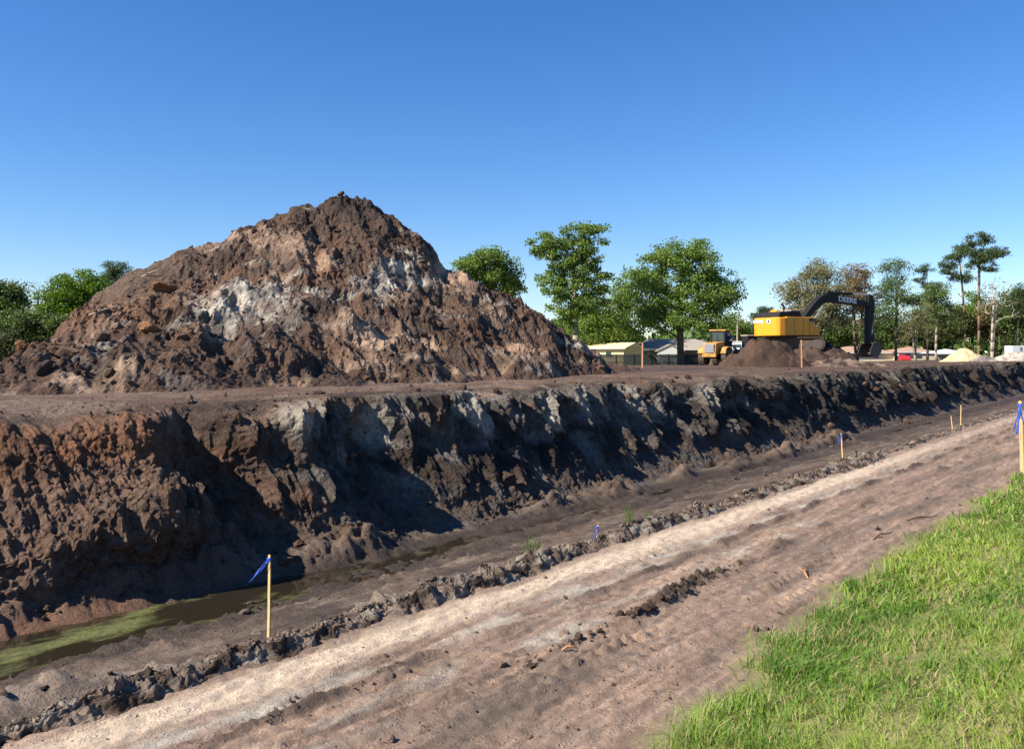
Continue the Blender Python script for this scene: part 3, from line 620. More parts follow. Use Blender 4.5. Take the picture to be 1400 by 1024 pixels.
o = scatter_sp('fallen_clods', 6500, (0, 62), (12.9, 16.6), .022, .028, .26, DARK, BROWN * 1.1, z_trench, lambda s, p: np.clip(.18 + 1.2 * fbm(s / 1.5, p / .7, 2, 405) + .7 * np.exp(-((p - 13.1) / .35) ** 2), 0, 1), 23, 1.5)
o['label'] = 'broken dark clods fallen down the face of the cut bank'; o['category'] = 'clods'

def z_plat(s, p): x, y = sp2xy(s, p); return np.stack([x, y, plateau_z(x, y)], -1)
o = scatter_sp('plateau_clods', 5200, (6, 95), (16.1, 30), .02, .022, .13, DARK * 1.3, TAUPE * .9, z_plat, lambda s, p: np.clip(.05 + 1.2 * fbm(s / 2.5, p / 1.2, 2, 407) + .6 * np.exp(-((p - 16.4) / .4) ** 2), 0, 1) * np.where((s < 48) & (p > 21.5), 0, 1), 24, 1.1)
o['label'] = 'dark clods strewn along the plateau edge and haul path'; o['category'] = 'clods'
# ================================================================== GRASS
def grass():
    r = np.random.default_rng(31); pts = []
    for (d0, d1, dens, wmin) in ((0, 4.5, 5400, .0027), (4.5, 7, 3700, .0038), (7, 11, 1700, .0064), (11, 20, 850, .009), (20, 45, 180, .022)):
        smin, smax, pmin, pmax = -d1 * .5, min(d1, 42), -6.0, 3.1
        n = int(dens * (smax - smin) * (pmax - pmin)); s = r.uniform(smin, smax, n); p = r.uniform(pmin, pmax, n); x, y = sp2xy(s, p); d = np.hypot(x, y)
        e = np.interp(s, S2, edge)
        ok = (d >= d0) & (d < d1) & (x > -.3 * y - .6) & (y > -.5) & (x < .85 * y + 1.8) & (p < e + .10 * r.normal(size=n)) & (d > 1.5)
        thin = np.clip(.95 + .8 * fbm(s / .5, p / .5, 3, 501), .5, 1) * np.clip((e - p) / .22 + .25, .15, 1); ok &= r.uniform(0, 1, n) < thin
        pts.append(np.stack([s[ok], p[ok], d[ok], np.full(ok.sum(), wmin)], -1))
    A = np.concatenate(pts); s, p, d, wm = A.T; n = len(s); x, y = sp2xy(s, p); z = road_zv(s, np.clip(p, -6, 5)) - .004
    cl = fbm(s / .35, p / .35, 3, 503); cl2 = fbm(s / 1.6, p / 1.2, 3, 505); e = np.interp(s, S2, edge)
    h = (.045 + .06 * r.uniform(0, 1, n) ** 2 + .06 * np.clip(cl, 0, 1)) * (1 + .5 * np.exp(-((e - p) / .3) ** 2)); w = wm * r.uniform(.7, 1.3, n)
    a = r.uniform(0, 2 * np.pi, n); lean = r.uniform(.15, 1.25, n) * h; la = a + r.normal(0, .5, n) + 1.5 * cl2
    wx, wy = -np.sin(a) * w, np.cos(a) * w; lx, ly = np.cos(la) * lean, np.sin(la) * lean
    B0 = np.stack([x - wx, y - wy, z], -1); B1 = np.stack([x + wx, y + wy, z], -1)
    C0 = np.stack([x - wx * .8 + lx * .35, y - wy * .8 + ly * .35, z + h * .6], -1); C1 = np.stack([x + wx * .8 + lx * .35, y + wy * .8 + ly * .35, z + h * .6], -1)
    T = np.stack([x + lx, y + ly, z + h * r.uniform(.75, 1.0, n)], -1)
    V = np.stack([B0, B1, C1, C0, T], 1).reshape(-1, 3); b = np.arange(n) * 5
    fa = np.concatenate([np.stack([b, b + 1, b + 2], -1), np.stack([b, b + 2, b + 3], -1), np.stack([b + 3, b + 2, b + 4], -1)])
    g = lerp(np.array((.10, .21, .03)), np.array((.27, .36, .06)), np.clip(.5 + .8 * cl2 + .3 * r.normal(size=n), 0, 1))
    dry = (r.uniform(0, 1, n) < .10 + .22 * np.clip(-cl, 0, 1) + .28 * np.clip(fbm(s / .8, p / .6, 3, 507) - .05, 0, 1)); g[dry] = np.array((.46, .37, .18)) * r.uniform(.6, 1.1, (dry.sum(), 1))
    print('grass blades', n)
    o = mobj('grass', poly_mesh('grass', V, fa, np.repeat(g, 5, 0)), M['grass'])
    tag(o, 'bright green grass growing on the verge beside the dirt road', 'grass', kind='stuff')
grass()

# ================================================================== placing helpers
def at(px, d, z=None):
    x = (px - 700) / F * d; return (x, d, plateau_zs(x, d) if z is None else z)
def plateau_zs(x, y): return float(plateau_z(np.array([x]), np.array([y]))[0])
def zpx(py, d): return CZ + (HY - py) / F * d

# ================================================================== SMALLER HEAPS
def heap(name, label, cat, px, d, rx, ry, h, cols, seed, mat='pile', flat=0.0, rough=.12, step=.10, zbase=None, group=None, clodk=1.0, rot=0.0):
    x0, y0, zb_ = at(px, d, zbase); gx = np.arange(-rx * 1.25, rx * 1.25, step); gy = np.arange(-ry * 1.25, ry * 1.25, step * 1.3)
    X, Y = np.meshgrid(gx, gy, indexing='ij')
    r_ = np.sqrt((X / rx) ** 2 + (Y / ry) ** 2) + .12 * fbm(X / (rx * .5) + seed, Y / (ry * .5), 3, seed)
    Z = h * np.clip(1 - r_, -.4, 1 - flat) / (1 - flat) if flat else h * (1 - np.sqrt(r_ * r_ + .03))
    m_ = sst(-.1, .25, 1 - r_)
    Z = Z + m_ * (rough * h * fbm(X / .9, Y / .9, 4, seed + 3) + clodk * (clods(X, Y, .55, seed + 5, prob=.5) * .4 + clods(X, Y, .26, seed + 6, prob=.6) * .6)) - .03
    c = lerp(cols[0], cols[1], np.clip(.5 + 1.1 * fbm(X / 1.1, Y / 1.1, 4, seed + 8), 0, 1))
    keep = Z > -.25; idx = np.arange(X.size).reshape(X.shape); q = np.stack([idx[:-1, :-1], idx[1:, :-1], idx[1:, 1:], idx[:-1, 1:]], -1).reshape(-1, 4)
    q = q[keep.ravel()[q].all(1)]; us = np.unique(q); rm = np.full(X.size, -1); rm[us] = np.arange(len(us))
    o = mobj(name, poly_mesh(name, np.stack([X, Y, Z], -1).reshape(-1, 3)[us], rm[q], c.reshape(-1, 3)[us], True), M[mat]); o.location = (x0, y0, zb_); o.rotation_euler = (0, 0, rot)
    return tag(o, label, cat, group)
heap('soil_heap', 'wide low mound of dark churned soil under the excavator', 'soil heap', 1092, 66.5, 5.4, 4.6, 1.25, (DARK * 1.2, BROWN), 601, flat=.55, rough=.10, zbase=0)
heap('soil_heap', 'smooth brown soil heap in front of the excavator tracks', 'soil heap', 1050, 60.6, 3.3, 2.2, 1.9, (BROWN * .5, BROWN * .85), 611, flat=.22, rough=.10, clodk=.8, zbase=0)
heap('soil_heap', 'soil heap under the excavator boom, its shade painted in near-black', 'soil heap', 1131, 68.6, 2.4, 2.0, 2.1, (MUCK_SHADE * .7, MUCK_SHADE), 621, rough=.12, clodk=.6, zbase=.15)  # the heap's shade is put into its soil colour
heap('soil_heap', 'low lumpy heap of pinkish clods below the excavator bucket', 'soil heap', 1148, 61, 3.6, 2.2, .75, (DARK * 1.3, TAUPE * .9), 631, rough=.2, zbase=-.02)
heap('soil_heap', 'rough dark brown heap half hiding the excavator track below the boom foot', 'soil heap', 1112, 62.0, 2.6, 1.8, 1.25, (DARK * 1.1, BROWN * 1.05), 691, flat=.1, rough=.2, zbase=-.02)
heap('soil_heap', 'small dark heap at the foot of the big soil pile', 'soil heap', 838, 47.0, 1.7, 1.6, .55, (DARK, BROWN), 641, rough=.2, zbase=0)
heap('sand_pile', 'smooth pale yellow cone of sand in front of the pines', 'sand pile', 1319, 100, 2.7, 2.6, 1.85, (np.array((.62, .50, .27)), np.array((.55, .43, .23))), 651, rough=.03, clodk=.05, step=.12)
heap('rubble_pile', 'long whitish heap of broken limestone at the edge of the woods', 'rubble', 1390, 99, 3.4, 2.4, 1.25, (np.array((.50, .44, .35)), np.array((.36, .31, .25))), 661, rough=.2, step=.12)
heap('rubble_pile', 'low grey heap of broken concrete beside the sand pile', 'rubble', 1345, 97, 1.7, 1.3, .75, (GREY * .8, PALE * .8), 671, rough=.3, step=.1)
heap('soil_heap', 'mound of loose dirt beside the wheel loader, its shade painted in dark', 'soil heap', 1002, 81, 1.5, 1.2, 1.3, (MUCK_SHADE, DARK), 681, rough=.15)  # coloured as shaded soil, darker than the dirt itself

# ================================================================== BOULDERS, ROOTS, STICKS ON THE PILE
def boulder(px, py, size, col, label, seed, stretch=(1, 1, 1), rz=0.0, tilt=0.0, name='boulder', cat='boulder', loc=None):
    V, Fc = ico(3); r = np.random.default_rng(seed); W = V.copy()
    for k in range(9):
        nrm = r.normal(size=3); nrm /= np.linalg.norm(nrm); dd = r.uniform(.5, .85); W = W - np.outer(np.clip(W @ nrm - dd, 0, None), nrm)
    W = W * (1 + .16 * fbm(W[:, 0] * 2 + seed, W[:, 1] * 2 + W[:, 2], 4, seed, .6))[:, None] * np.array(stretch) * size
    o = mobj(name, poly_mesh(name, W, Fc, np.tile(col, (len(W), 1)), False), M['clod']); x, y, z = loc or on_pile(px, py)
    o.location = (x, y, z + size * .25); o.rotation_euler = (tilt, .2, rz); return tag(o, label, cat)
OR = np.array((.22, .105, .048))
boulder(37, 466, .30, OR, 'rounded rust-brown boulder balanced at the left edge of the soil pile', 701, (1.2, 1, .75))
boulder(27, 477, .28, OR * .9, 'rust-brown boulder just below the rounded one at the pile edge', 702, (.9, 1, .9))
boulder(228, 398, .40, OR * .8, 'large tilted rust-orange slab lying across the soil pile', 703, (1.6, .9, .55), .5, -.5)
boulder(92, 488, .34, BROWN * 1.4, 'flat brown clod on the left flank of the soil pile', 704, (1.5, 1, .5), .3, -.4)
boulder(278, 442, .34, GREY * .6, 'dark grey angular clod beside the pale clay patch', 705, (.8, .8, 1.1))
boulder(205, 452, .30, OR, 'small orange-brown clod below the large tilted slab', 706, (1.3, 1, .7))
boulder(297, 457, .26, GREY * .7, 'small dark grey clod on the pale clay patch', 707)
boulder(62, 508, .24, DARK * 1.4, 'dark clod near the foot of the pile left end', 708)
sx_, sy_, sz_ = on_pile(197, 362)
st = empty('root_stump', (sx_, sy_, sz_ - .1), 0, 'dark upturned root stump standing on the left crest of the soil pile', 'stump')
MB().tube([(0, 0, -.15), (.04, 0, .25), (-.02, .02, .55)], [.20, .16, .12], 9).build('stem', M['stump'], st)
for a_, l_ in ((2.7, .42), (3.4, .35), (.6, .2), (1.8, .25), (4.6, .25)):
    MB().tube([(0, 0, .45), (.5 * l_ * math.cos(a_), .5 * l_ * math.sin(a_), .58), (l_ * math.cos(a_), l_ * math.sin(a_), .52)], [.09, .05, .015], 6).build('root', M['stump'], st)
def stick(px, py, ln, ang, mat, label, rad=.03, loc=None):
    x, y, z = loc or on_pile(px, py); c, s_ = math.cos(ang), math.sin(ang)
    p = [(-ln / 2 * c, -ln / 2 * s_ * .4, -ln / 2 * s_ * .75), (-.1 * ln * c, 0, .05 * ln - .1 * ln * s_), (ln * .2 * c, .02, .06 * ln + .15 * ln * s_), (ln / 2 * c, ln / 2 * s_ * .4, ln / 2 * s_ * .8)]
    m = MB().tube(p, [rad, rad * .9, rad * .75, rad * .3], 6); m.tube([p[1], (p[1][0] + .2 * ln * c, p[1][1] - .1 * ln, p[1][2] + .22 * ln)], [rad * .6, rad * .15], 5)
    o = m.build('stick', M[mat], None, smooth=True); o.location = (x, y, z + .05); return tag(o, label, 'stick')
stick(203, 378, 1.4, .5, 'palewood', 'bleached root lying on the smooth left shoulder of the pile', .04)
stick(138, 430, .9, .4, 'palewood', 'short pale branch on the lower left shoulder of the pile', .03)
stick(325, 318, .6, 1.2, 'stump', 'thin dark twig sticking up from the pile crest', .02)
def road_stick(px, s_p, ln, ang, mat, label):
    s0, p0 = s_p; x, y = sp2xy(s0, p0)
    o = MB().tube([(-ln / 2, 0, 0), (-.1 * ln, .05 * ln, .03), (.2 * ln, -.04 * ln, .025), (ln / 2, .03 * ln, .06 * ln)], [.008, .009, .007, .003], 6).tube([(.0, .01, .03), (.12 * ln, .2 * ln, .05)], [.005, .002], 5).build('stick', M[mat], None, smooth=True)
    o.location = (x, y, road_z(s0, p0) + .005); o.rotation_euler = (0, 0, ang); return tag(o, label, 'stick')
road_stick(0, (10.3, 2.85), .5, .7, 'stump', 'dark crooked twig on the road beside the grass edge')
road_stick(0, (11.6, 2.75), .6, .4, 'stump', 'long brown twig on the road near the ribboned stake')
road_stick(0, (8.1, 2.95), .32, 1.4, 'wood_org', 'orange-brown splinter of bark on the dirt road')
road_stick(0, (5.0, 3.5), .14, .3, 'wood_org', 'small orange wood chip beside the clod row')

# ================================================================== SURVEY STAKES
def stake(s_p, h, label, ribbon=None, lean=(0, 0), mat='wood', zf=None, xy=None, zb=None, wdt=.017, group=None):
    if xy is None:
        x, y = sp2xy(*s_p); z = zf(*s_p)
    else: x, y = xy; z = zb
    e = empty('survey_stake', (x, y, z), R(30), label, 'stake', group); e.rotation_euler = (lean[0], lean[1], R(-25))
    w_ = wdt
    m = MB(); prf = [(-.12, .35, 0, 0), (0, 1, 0, 0), (h * .3, 1, .006, .003), (h * .55, .95, .002, .008), (h * .75, .92, .008, .004), (h * .965, .9, .004, .006), (h, .75, .004, .006)]
    V = []; Fc = []
    for zz_, k, ox, oy in prf: V += [(ox - w_ * k, oy - w_ * .55 * k, zz_), (ox + w_ * k, oy - w_ * .55 * k, zz_), (ox + w_ * k, oy + w_ * .55 * k, zz_), (ox - w_ * k, oy + w_ * .55 * k, zz_)]
    for i in range(len(prf) - 1): Fc += [(i * 4 + k, i * 4 + (k + 1) % 4, i * 4 + 4 + (k + 1) % 4, i * 4 + 4 + k) for k in range(4)]
    Fc += [(3, 2, 1, 0), tuple(len(prf) * 4 - 4 + k for k in range(4))]; m.add(V, Fc); m.build('post', M[mat], e)
    if ribbon:
        m = MB(); m.box(-w_ * 1.25, w_ * 1.25, -w_ * .8, w_ * .8, h * .93, h * .965); m.build('ribbon_knot', M['ribbon'], e)
        for q_, (dx, dy, dz) in enumerate(ribbon):
            V = []; Fc = []; nn = 9
            for i in range(nn):
                t = i / (nn - 1); bx = dx * t + .012 * math.sin(5 * t + q_); by = dy * t - .015 + .02 * math.sin(4 * t + 2 * q_); bz = h * .955 + dz * t - .06 * t * (1 - t)
                tw = .9 * math.sin(2.2 * t + q_); wx, wy, wz = .012 * math.cos(tw), .012 * math.sin(tw), .006
                V += [(bx - wx, by - wy, bz - wz), (bx + wx, by + wy, bz + wz)]
            Fc = [(2 * i, 2 * i + 1, 2 * i + 3, 2 * i + 2) for i in range(nn - 1)]
            o = MB().add(V, Fc).build('ribbon_tail', M['ribbon'], e, smooth=True); sm = o.modifiers.new('thick', 'SOLIDIFY'); sm.thickness = .002
    return e
s1 = s_at(367, 8.5); s2 = s_at(1152, 8.5)
stake((s1, 8.5), .97, 'wooden survey stake with blue ribbon tails blowing sideways, standing beside the algae water', [(-.17, -.10, -.26), (-.10, -.06, -.18), (-.20, -.10, -.28)], (R(-1), R(-.5)), zf=trench_z)
stake((s2, 8.5), .93, 'wooden survey stake with short hanging blue ribbon, on the muddy bench behind the clod ridge', [(-.09, -.05, -.28), (-.05, 0, -.32), (-.10, -.03, -.22)], (0, R(-3)), zf=trench_z)
s3 = s_at(1397, 2.42)
stake((s3, 2.42), 1.2, 'tall wooden survey stake with long blue ribbon, standing at the edge of the grass', [(-.06, -.06, -.50), (-.09, -.02, -.42), (.06, 0, -.38), (-.04, .03, -.5)], (0, R(-1.5)), zf=road_z, wdt=.026)
s4 = s_at(1313, 7.6); stake((s4, 7.6), .95, 'weathered bare stake far along the muddy bench', None, (0, R(1)), zf=trench_z)
s5 = s_at(1302, 8.6); stake((s5, 8.6), .6, 'short bare stake beside the far weathered stake', None, (0, R(-6)), zf=trench_z)
s6 = s_at(1365, 7.5); stake((s6, 7.5), .9, 'farthest small dark stake where the bench narrows', None, (0, 0), mat='stump', zf=trench_z)
x_, y_, z_ = at(878, 58); stake(None, 1.7, 'orange-brown grade stake on the plateau in front of the dark fence', None, (0, R(.5)), 'wood_org', xy=(x_, y_), zb=-.03, wdt=.05)
x_, y_ = (1096 - 700) / F * 57, 57; stake(None, 1.85, 'orange-brown grade stake in front of the brown heap by the excavator', None, (0, R(-1)), 'wood_org', xy=(x_, y_), zb=-.02, wdt=.04)
sb_ = s_at(817, 6.0); xq, yq = sp2xy(sb_, 6.05)
stake((sb_, 6.05), .30, 'tiny blue-flagged peg half buried behind the clod ridge', [(-.05, 0, -.14), (.02, 0, -.2)], (0, R(8)), zf=trench_z, wdt=.012)

# tufts of reeds by the trench water
def tuft(s0, p0, n, h, label, seed):
    r = np.random.default_rng(seed); m = MB(); x, y = sp2xy(s0, p0)
    for i in range(n):
        bx, by = r.normal(0, .10, 2); a = r.uniform(0, 6.28); l_ = r.uniform(.1, .45) * h; hh = h * r.uniform(.5, 1)
        w_ = .008; m.add([(bx - w_, by, -.03), (bx + w_, by, -.03), (bx + l_ * .4 * math.cos(a) + w_ * .7, by + l_ * .4 * math.sin(a), hh * .6), (bx + l_ * .4 * math.cos(a) - w_ * .7, by + l_ * .4 * math.sin(a), hh * .6), (bx + l_ * math.cos(a), by + l_ * math.sin(a), hh)], [(0, 1, 2, 3), (3, 2, 4)])
    me = bpy.data.meshes.new('reed_tuft'); me.from_pydata(m.v, [], m.f)
    ca = me.color_attributes.new('Col', 'FLOAT_COLOR', 'POINT'); ca.data.foreach_set('color', np.tile(np.array((.12, .2, .04, 1), np.float32), len(m.v)))
    o = mobj('reed_tuft', me, M['grass']); o.location = (x, y, trench_z(s0, p0)); return tag(o, label, 'plant')
tuft(s_at(728, 9.2), 9.2, 22, .34, 'small green reed tuft on the bench behind the tall hump of the clod ridge', 801)
tuft(s_at(862, 9.4), 9.4, 14, .38, 'thin upright reed tuft near the tiny blue-flagged peg', 802)
tuft(s_at(888, 9.0), 9.0, 14, .22, 'low sparse reed tuft beside the thin upright one', 803)
tuft(s_at(1138, 8.9), 8.9, 8, .30, 'thin reed blades beside the stake with short hanging ribbon', 804)
print('small things done')

# ================================================================== MACHINES
def text_part(txt, size, mat, parent, loc, rot, name='lettering', sx=1.0, bold=.02):
    cu = bpy.data.curves.new('lettering_curve', 'FONT'); cu.body = txt; cu.size = size; cu.extrude = .004; cu.offset = bold * size; cu.align_x = 'CENTER'; cu.align_y = 'CENTER'
    tmp = bpy.data.objects.new('tmp', cu); COL.objects.link(tmp); dg = bpy.context.evaluated_depsgraph_get(); me = bpy.data.meshes.new_from_object(tmp.evaluated_get(dg)); bpy.data.objects.remove(tmp)
    o = mobj(name, me, mat, parent); o.location = loc; o.rotation_euler = rot; o.scale = (sx, 1, 1); return o
def ribbon_profile(c):   # centre line with thickness -> closed polygon (x,z)
    up = []; dn = []
    for i, (x, z, th) in enumerate(c):
        a = c[max(i - 1, 0)]; b = c[min(i + 1, len(c) - 1)]; dx, dz = b[0] - a[0], b[1] - a[1]; l_ = math.hypot(dx, dz); nx, nz = -dz / l_, dx / l_
        up.append((x + nx * th / 2, z + nz * th / 2)); dn.append((x - nx * th / 2, z - nz * th / 2))
    return up + dn[::-1]
def smooth_line(c, k=4):
    c = np.array(c); out = catmull(c, [k] * (len(c) - 1)); return [tuple(v) for v in out]
def track_part(parent, y0, w_, L_, r_, zc):
    tr = MB(); n = 46; per = 2 * L_ + 2 * math.pi * r_
    def pt(t):
        t %= per
        if t < L_: return -L_ / 2 + t, zc + r_, 0
        t -= L_
        if t < math.pi * r_: a = math.pi / 2 - t / r_; return L_ / 2 + r_ * math.cos(a), zc + r_ * math.sin(a), a - math.pi / 2
        t -= math.pi * r_
        if t < L_: return L_ / 2 - t, zc - r_, math.pi
        t -= L_; a = -math.pi / 2 - t / r_; return -L_ / 2 + r_ * math.cos(a), zc + r_ * math.sin(a), a - math.pi / 2
    t_ = MB().prism([(x, z) for x, z, _ in [pt(per * i / 40) for i in range(40)]], y0 - w_ * .30, y0 + w_ * .30).build('track', M['track'], parent)
    for i in range(n):
        x, z, a = pt(per * (i + .5) / n); Mt = Matrix.Translation((x, y0, z)) @ Matrix.Rotation(-a, 4, 'Y'); l_ = per / n * .46
        MB().box(-l_, l_, -w_ / 2, w_ / 2, -.02, .03, Mt).box(-.02, .02, -w_ / 2, w_ / 2, .03, .07, Mt).build('track_shoe', M['track'], t_)
    for x in np.linspace(-L_ / 2, L_ / 2, 7):
        big = abs(abs(x) - L_ / 2) < .01; MB().lathe_y([(0, -w_ * .38), (r_ * (.86 if big else .4), -w_ * .38), (r_ * (.86 if big else .4), w_ * .38), (0, w_ * .38)], x, y0, zc if big else zc - r_ * .45, 14).build('roller', M['steel'], t_)
    return t_
ex = empty('excavator', (21.35, 66.0, 1.15), R(24.4), 'large yellow crawler excavator with black boom, parked on a soil mound', 'excavator')
uc = Matrix.Rotation(R(-42), 4, 'Z')
und = MB().box(-1.0, 1.0, -.85, .85, .38, .85).box(-.5, .5, -1.1, 1.1, .35, .6).lathe_y([(0, 0)], 0, 0, 0, 3).build('undercarriage', M['steel'], ex, .03); und.rotation_euler = (0, 0, R(-42))
for y0 in (-1.25, 1.25):
    t_ = track_part(ex, y0, .75, 3.75, .46, .50); t_.rotation_euler = (0, 0, R(-42))
MB().tube([(0, 0, .8), (0, 0, 1.1)], .72, 20).build('slew_ring', M['steel'], ex)
MB().box(-2.2, 1.45, -1.35, 1.35, .98, 1.12).build('platform', M['black'], ex, .02)
cwp = []
for k in range(0, 9):
    a_ = R(90 + 22.5 * k); cwp.append((-1.95 + .68 * math.copysign(abs(math.cos(a_)) ** .55, math.cos(a_)), 1.47 * math.copysign(abs(math.sin(a_)) ** .55, math.sin(a_))))
cwp = [(-1.75, 1.47)] + cwp + [(-1.75, -1.47)]
cw = MB().prismz(cwp[::-1], 1.08, 2.46).build('counterweight', M['yellow'], ex, .07)
bd = MB().box(-1.74, .95, -1.45, -.45, 1.13, 2.50).build('body', M['yellow'], ex, .04)
MB().box(-1.74, .15, .35, 1.45, 1.13, 2.45).build('left_body', M['yellow'], ex, .04)
MB().box(.96, 1.45, -1.43, -.55, 1.13, 1.80).build('front_step', M['yellow'], ex, .03)
for x in (-1.0, -.15, .45): MB().box(x - .012, x + .012, -1.458, -1.448, 1.2, 2.42).build('door_seam', M['black'], bd)
MB().box(.42, .86, -1.466, -1.452, 2.12, 2.40).build('decal_plate', M['black'], bd); MB().box(.47, .81, -1.472, -1.467, 2.14, 2.22).build('decal_strip', M['lgrey'], bd)
MB().prism([(-2.35, 2.50), (-2.15, 2.88), (-.2, 2.92), (-.1, 2.50)], -1.2, 1.3).build('engine_hood', M['black'], ex, .05)
MB().box(-1.2, -.15, -1.3, .2, 2.92, 3.02).build('hood_cover', M['lgrey'], ex, .02)
MB().tube([(-1.15, -.5, 2.9), (-1.15, -.5, 3.2), (-1.22, -.5, 3.38), (-1.42, -.5, 3.46)], .075, 10).build('exhaust_pipe', M['black'], ex)
cb_ = MB().prism([(.0, 1.12), (1.55, 1.12), (1.62, 2.0), (1.3, 3.02), (.05, 3.02)], .52, 1.45).build('cab', M['black'], ex, .05)
MB().box(-.05, 1.36, .47, 1.5, 3.03, 3.15).build('cab_roof', M['yellow'], cb_, .04)
MB().box(.15, 1.2, .505, .518, 2.1, 2.9).build('window', M['glass'], cb_); MB().box(-.012, -.002, .65, 1.32, 2.2, 2.9).build('window', M['glass'], cb_)
MB().box(-.9, -.55, .6, 1.3, 2.93, 3.12).build('air_filter_box', M['yellow'], ex, .04)
MB().tube([(-1.7, -1.4, 2.5), (-1.7, -1.4, 2.85), (-.3, -1.4, 2.85), (-.3, -1.4, 2.5)], .02, 6).build('handrail', M['black'], ex)
bl = smooth_line([(.55, 1.55, .38), (1.35, 2.60, .48), (2.45, 3.62, .58), (3.3, 4.05, .66), (5.0, 4.02, .60), (6.6, 3.82, .48), (8.1, 3.62, .34)])
bm_ = MB().prism(ribbon_profile(bl), -.30, .30).build('boom', M['black'], ex, .03)
text_part('DEERE', .54, M['white'], bm_, (5.45, -.308, 3.95), (R(90), R(5), 0), 'lettering', 1.25, .025)
cwt = text_part('DEERE', .30, M['white'], cw, (-2.645, .62, 2.16), (R(90), 0, R(-90)), 'lettering', 1.3, .03)
MB().box(-2.645, -2.635, -.72, -.30, 2.02, 2.30).build('emblem_plate', M['white'], cw); MB().box(-2.652, -2.646, -.60, -.42, 2.08, 2.24).build('emblem', M['black'], cw)
sl_ = [(8.0, 4.42, .36), (8.1, 3.95, .66), (8.12, 3.45, .72), (8.02, 2.3, .54), (7.9, .95, .34), (7.87, .55, .28)]
MB().prism(ribbon_profile(sl_), -.20, .20).build('stick_arm', M['black'], ex, .03)
def cylinder(a, b, r1, r2, frac, nm='hydraulic_cylinder'):
    a = Vector(a); b = Vector(b); m_ = a.lerp(b, frac); c_ = MB().tube([a, m_], r1, 10).build(nm, M['black'], ex); MB().tube([m_, b], r2, 10).build('piston_rod', M['chrome'], c_)
for y in (-.42, .42): cylinder((1.05, y, 1.35), (2.75, y, 3.45), .10, .06, .52)
cylinder((3.6, 0, 4.52), (7.95, 0, 4.48), .11, .06, .60); cylinder((8.50, 0, 3.6), (8.32, 0, 1.35), .10, .055, .55)
MB().box(8.0, 8.5, -.14, .14, 3.5, 3.8).build('cylinder_bracket', M['black'], ex, .02)
MB().prism(ribbon_profile([(7.95, 1.25, .14), (8.32, 1.35, .14), (8.5, .75, .14)]), -.24, .24).build('bucket_link', M['steel'], ex)
bk = empty('bucket', (2.75, 0, .12)); bk.parent = ex; bk.scale = (.75, .85, .75)
bs = ribbon_profile(smooth_line([(6.75, .62, .05), (7.65, .72, .05), (8.0, .35, .05), (7.95, -.30, .05), (7.45, -.78, .05), (6.7, -.85, .05), (6.2, -.55, .06)], 3))
bpo = MB().prism(bs, -.72, .72).build('bucket_shell', M['steel'], bk)
sp_ = [(6.75, .6), (7.65, .70), (7.98, .35), (7.92, -.30), (7.42, -.76), (6.7, -.83), (6.25, -.55), (6.5, .1)]
for y in (-.74, .70): MB().prism(sp_, y, y + .04).build('side_plate', M['steel'], bk)
for y in np.linspace(-.6, .6, 5): MB().prism([(6.28, -.50), (6.22, -.64), (5.93, -.48)], y - .07, y + .07).build('tooth', M['steel'], bk)

# ---- wheel loader
ld = empty('wheel_loader', (*at(986, 80)[:2], at(978, 80)[2] - .02), R(54), 'yellow wheel loader with dark cab, parked before the dark fence', 'wheel loader')
def wheel(parent, x, y, r_, w_, rimmat='yellow_dirty'):
    t_ = MB().lathe_y([(r_ * .55, -w_ / 2), (r_ * .92, -w_ / 2), (r_, -w_ * .36), (r_, w_ * .36), (r_ * .92, w_ / 2), (r_ * .55, w_ / 2)], x, y, r_, 26).build('wheel', M['rubber'], parent, smooth=False)
    for k in range(18):
        a_ = 2 * math.pi * k / 18; Mt = Matrix.Translation((x, y, r_)) @ Matrix.Rotation(-a_, 4, 'Y')
        MB().box(r_ - .01, r_ + .035, -w_ * .46, w_ * .46, -.045, .045, Mt).build('tread_lug', M['rubber'], t_)
    sgn = 1 if y > 0 else -1
    MB().lathe_y([(0, sgn * w_ * .25), (r_ * .18, sgn * w_ * .42), (r_ * .2, sgn * w_ * .25), (r_ * .5, sgn * w_ * .22), (r_ * .57, sgn * w_ * .46)], x, y, r_, 20).build('rim', M[rimmat], t_, smooth=True)
for x in (-1.45, 1.6):
    for y in (-1.05, 1.05): wheel(ld, x, y, .75, .58)
MB().box(-2.2, -.3, -.45, .45, .65, 1.2).box(-.2, 2.3, -.42, .42, .55, 1.15).build('chassis', M['black'], ld, .03)
MB().prism([(-2.75, 1.05), (-2.65, 2.05), (-.75, 2.25), (-.6, 1.05)], -.62, .62).build('engine_hood', M['yellow_dirty'], ld, .06)
MB().box(-2.80, -2.66, -.45, .45, 1.2, 1.98).build('grille', M['lgrey'], ld, .01)
MB().box(-2.85, -2.45, -.66, .66, .80, 1.08).build('rear_counterweight', M['yellow_dirty'], ld, .05)
for y in (-1.05, 1.05): MB().prism(ribbon_profile([(-2.25, 1.15, .06), (-2.0, 1.62, .06), (-1.45, 1.74, .06), (-.85, 1.66, .06), (-.6, 1.3, .06)]), y - .3, y + .3).build('fender', M['yellow_dirty'], ld)
lc = MB().prism([(-.85, 1.3), (.55, 1.3), (.75, 2.0), (.5, 3.18), (-.8, 3.18)], -.72, .72).build('cab', M['black'], ld, .04)
MB().box(-.9, .6, -.8, .8, 3.19, 3.33).build('cab_roof', M['yellow_dirty'], lc, .04)
for y in (-.731, .722): MB().prism([(-.68, 1.9), (.45, 1.9), (.5, 2.1), (.36, 3.05), (-.65, 3.05)], y, y + .01).build('window', M['glass'], lc)
MB().box(-.845, -.83, -.58, .58, 2.3, 3.05).build('window', M['glass'], lc)
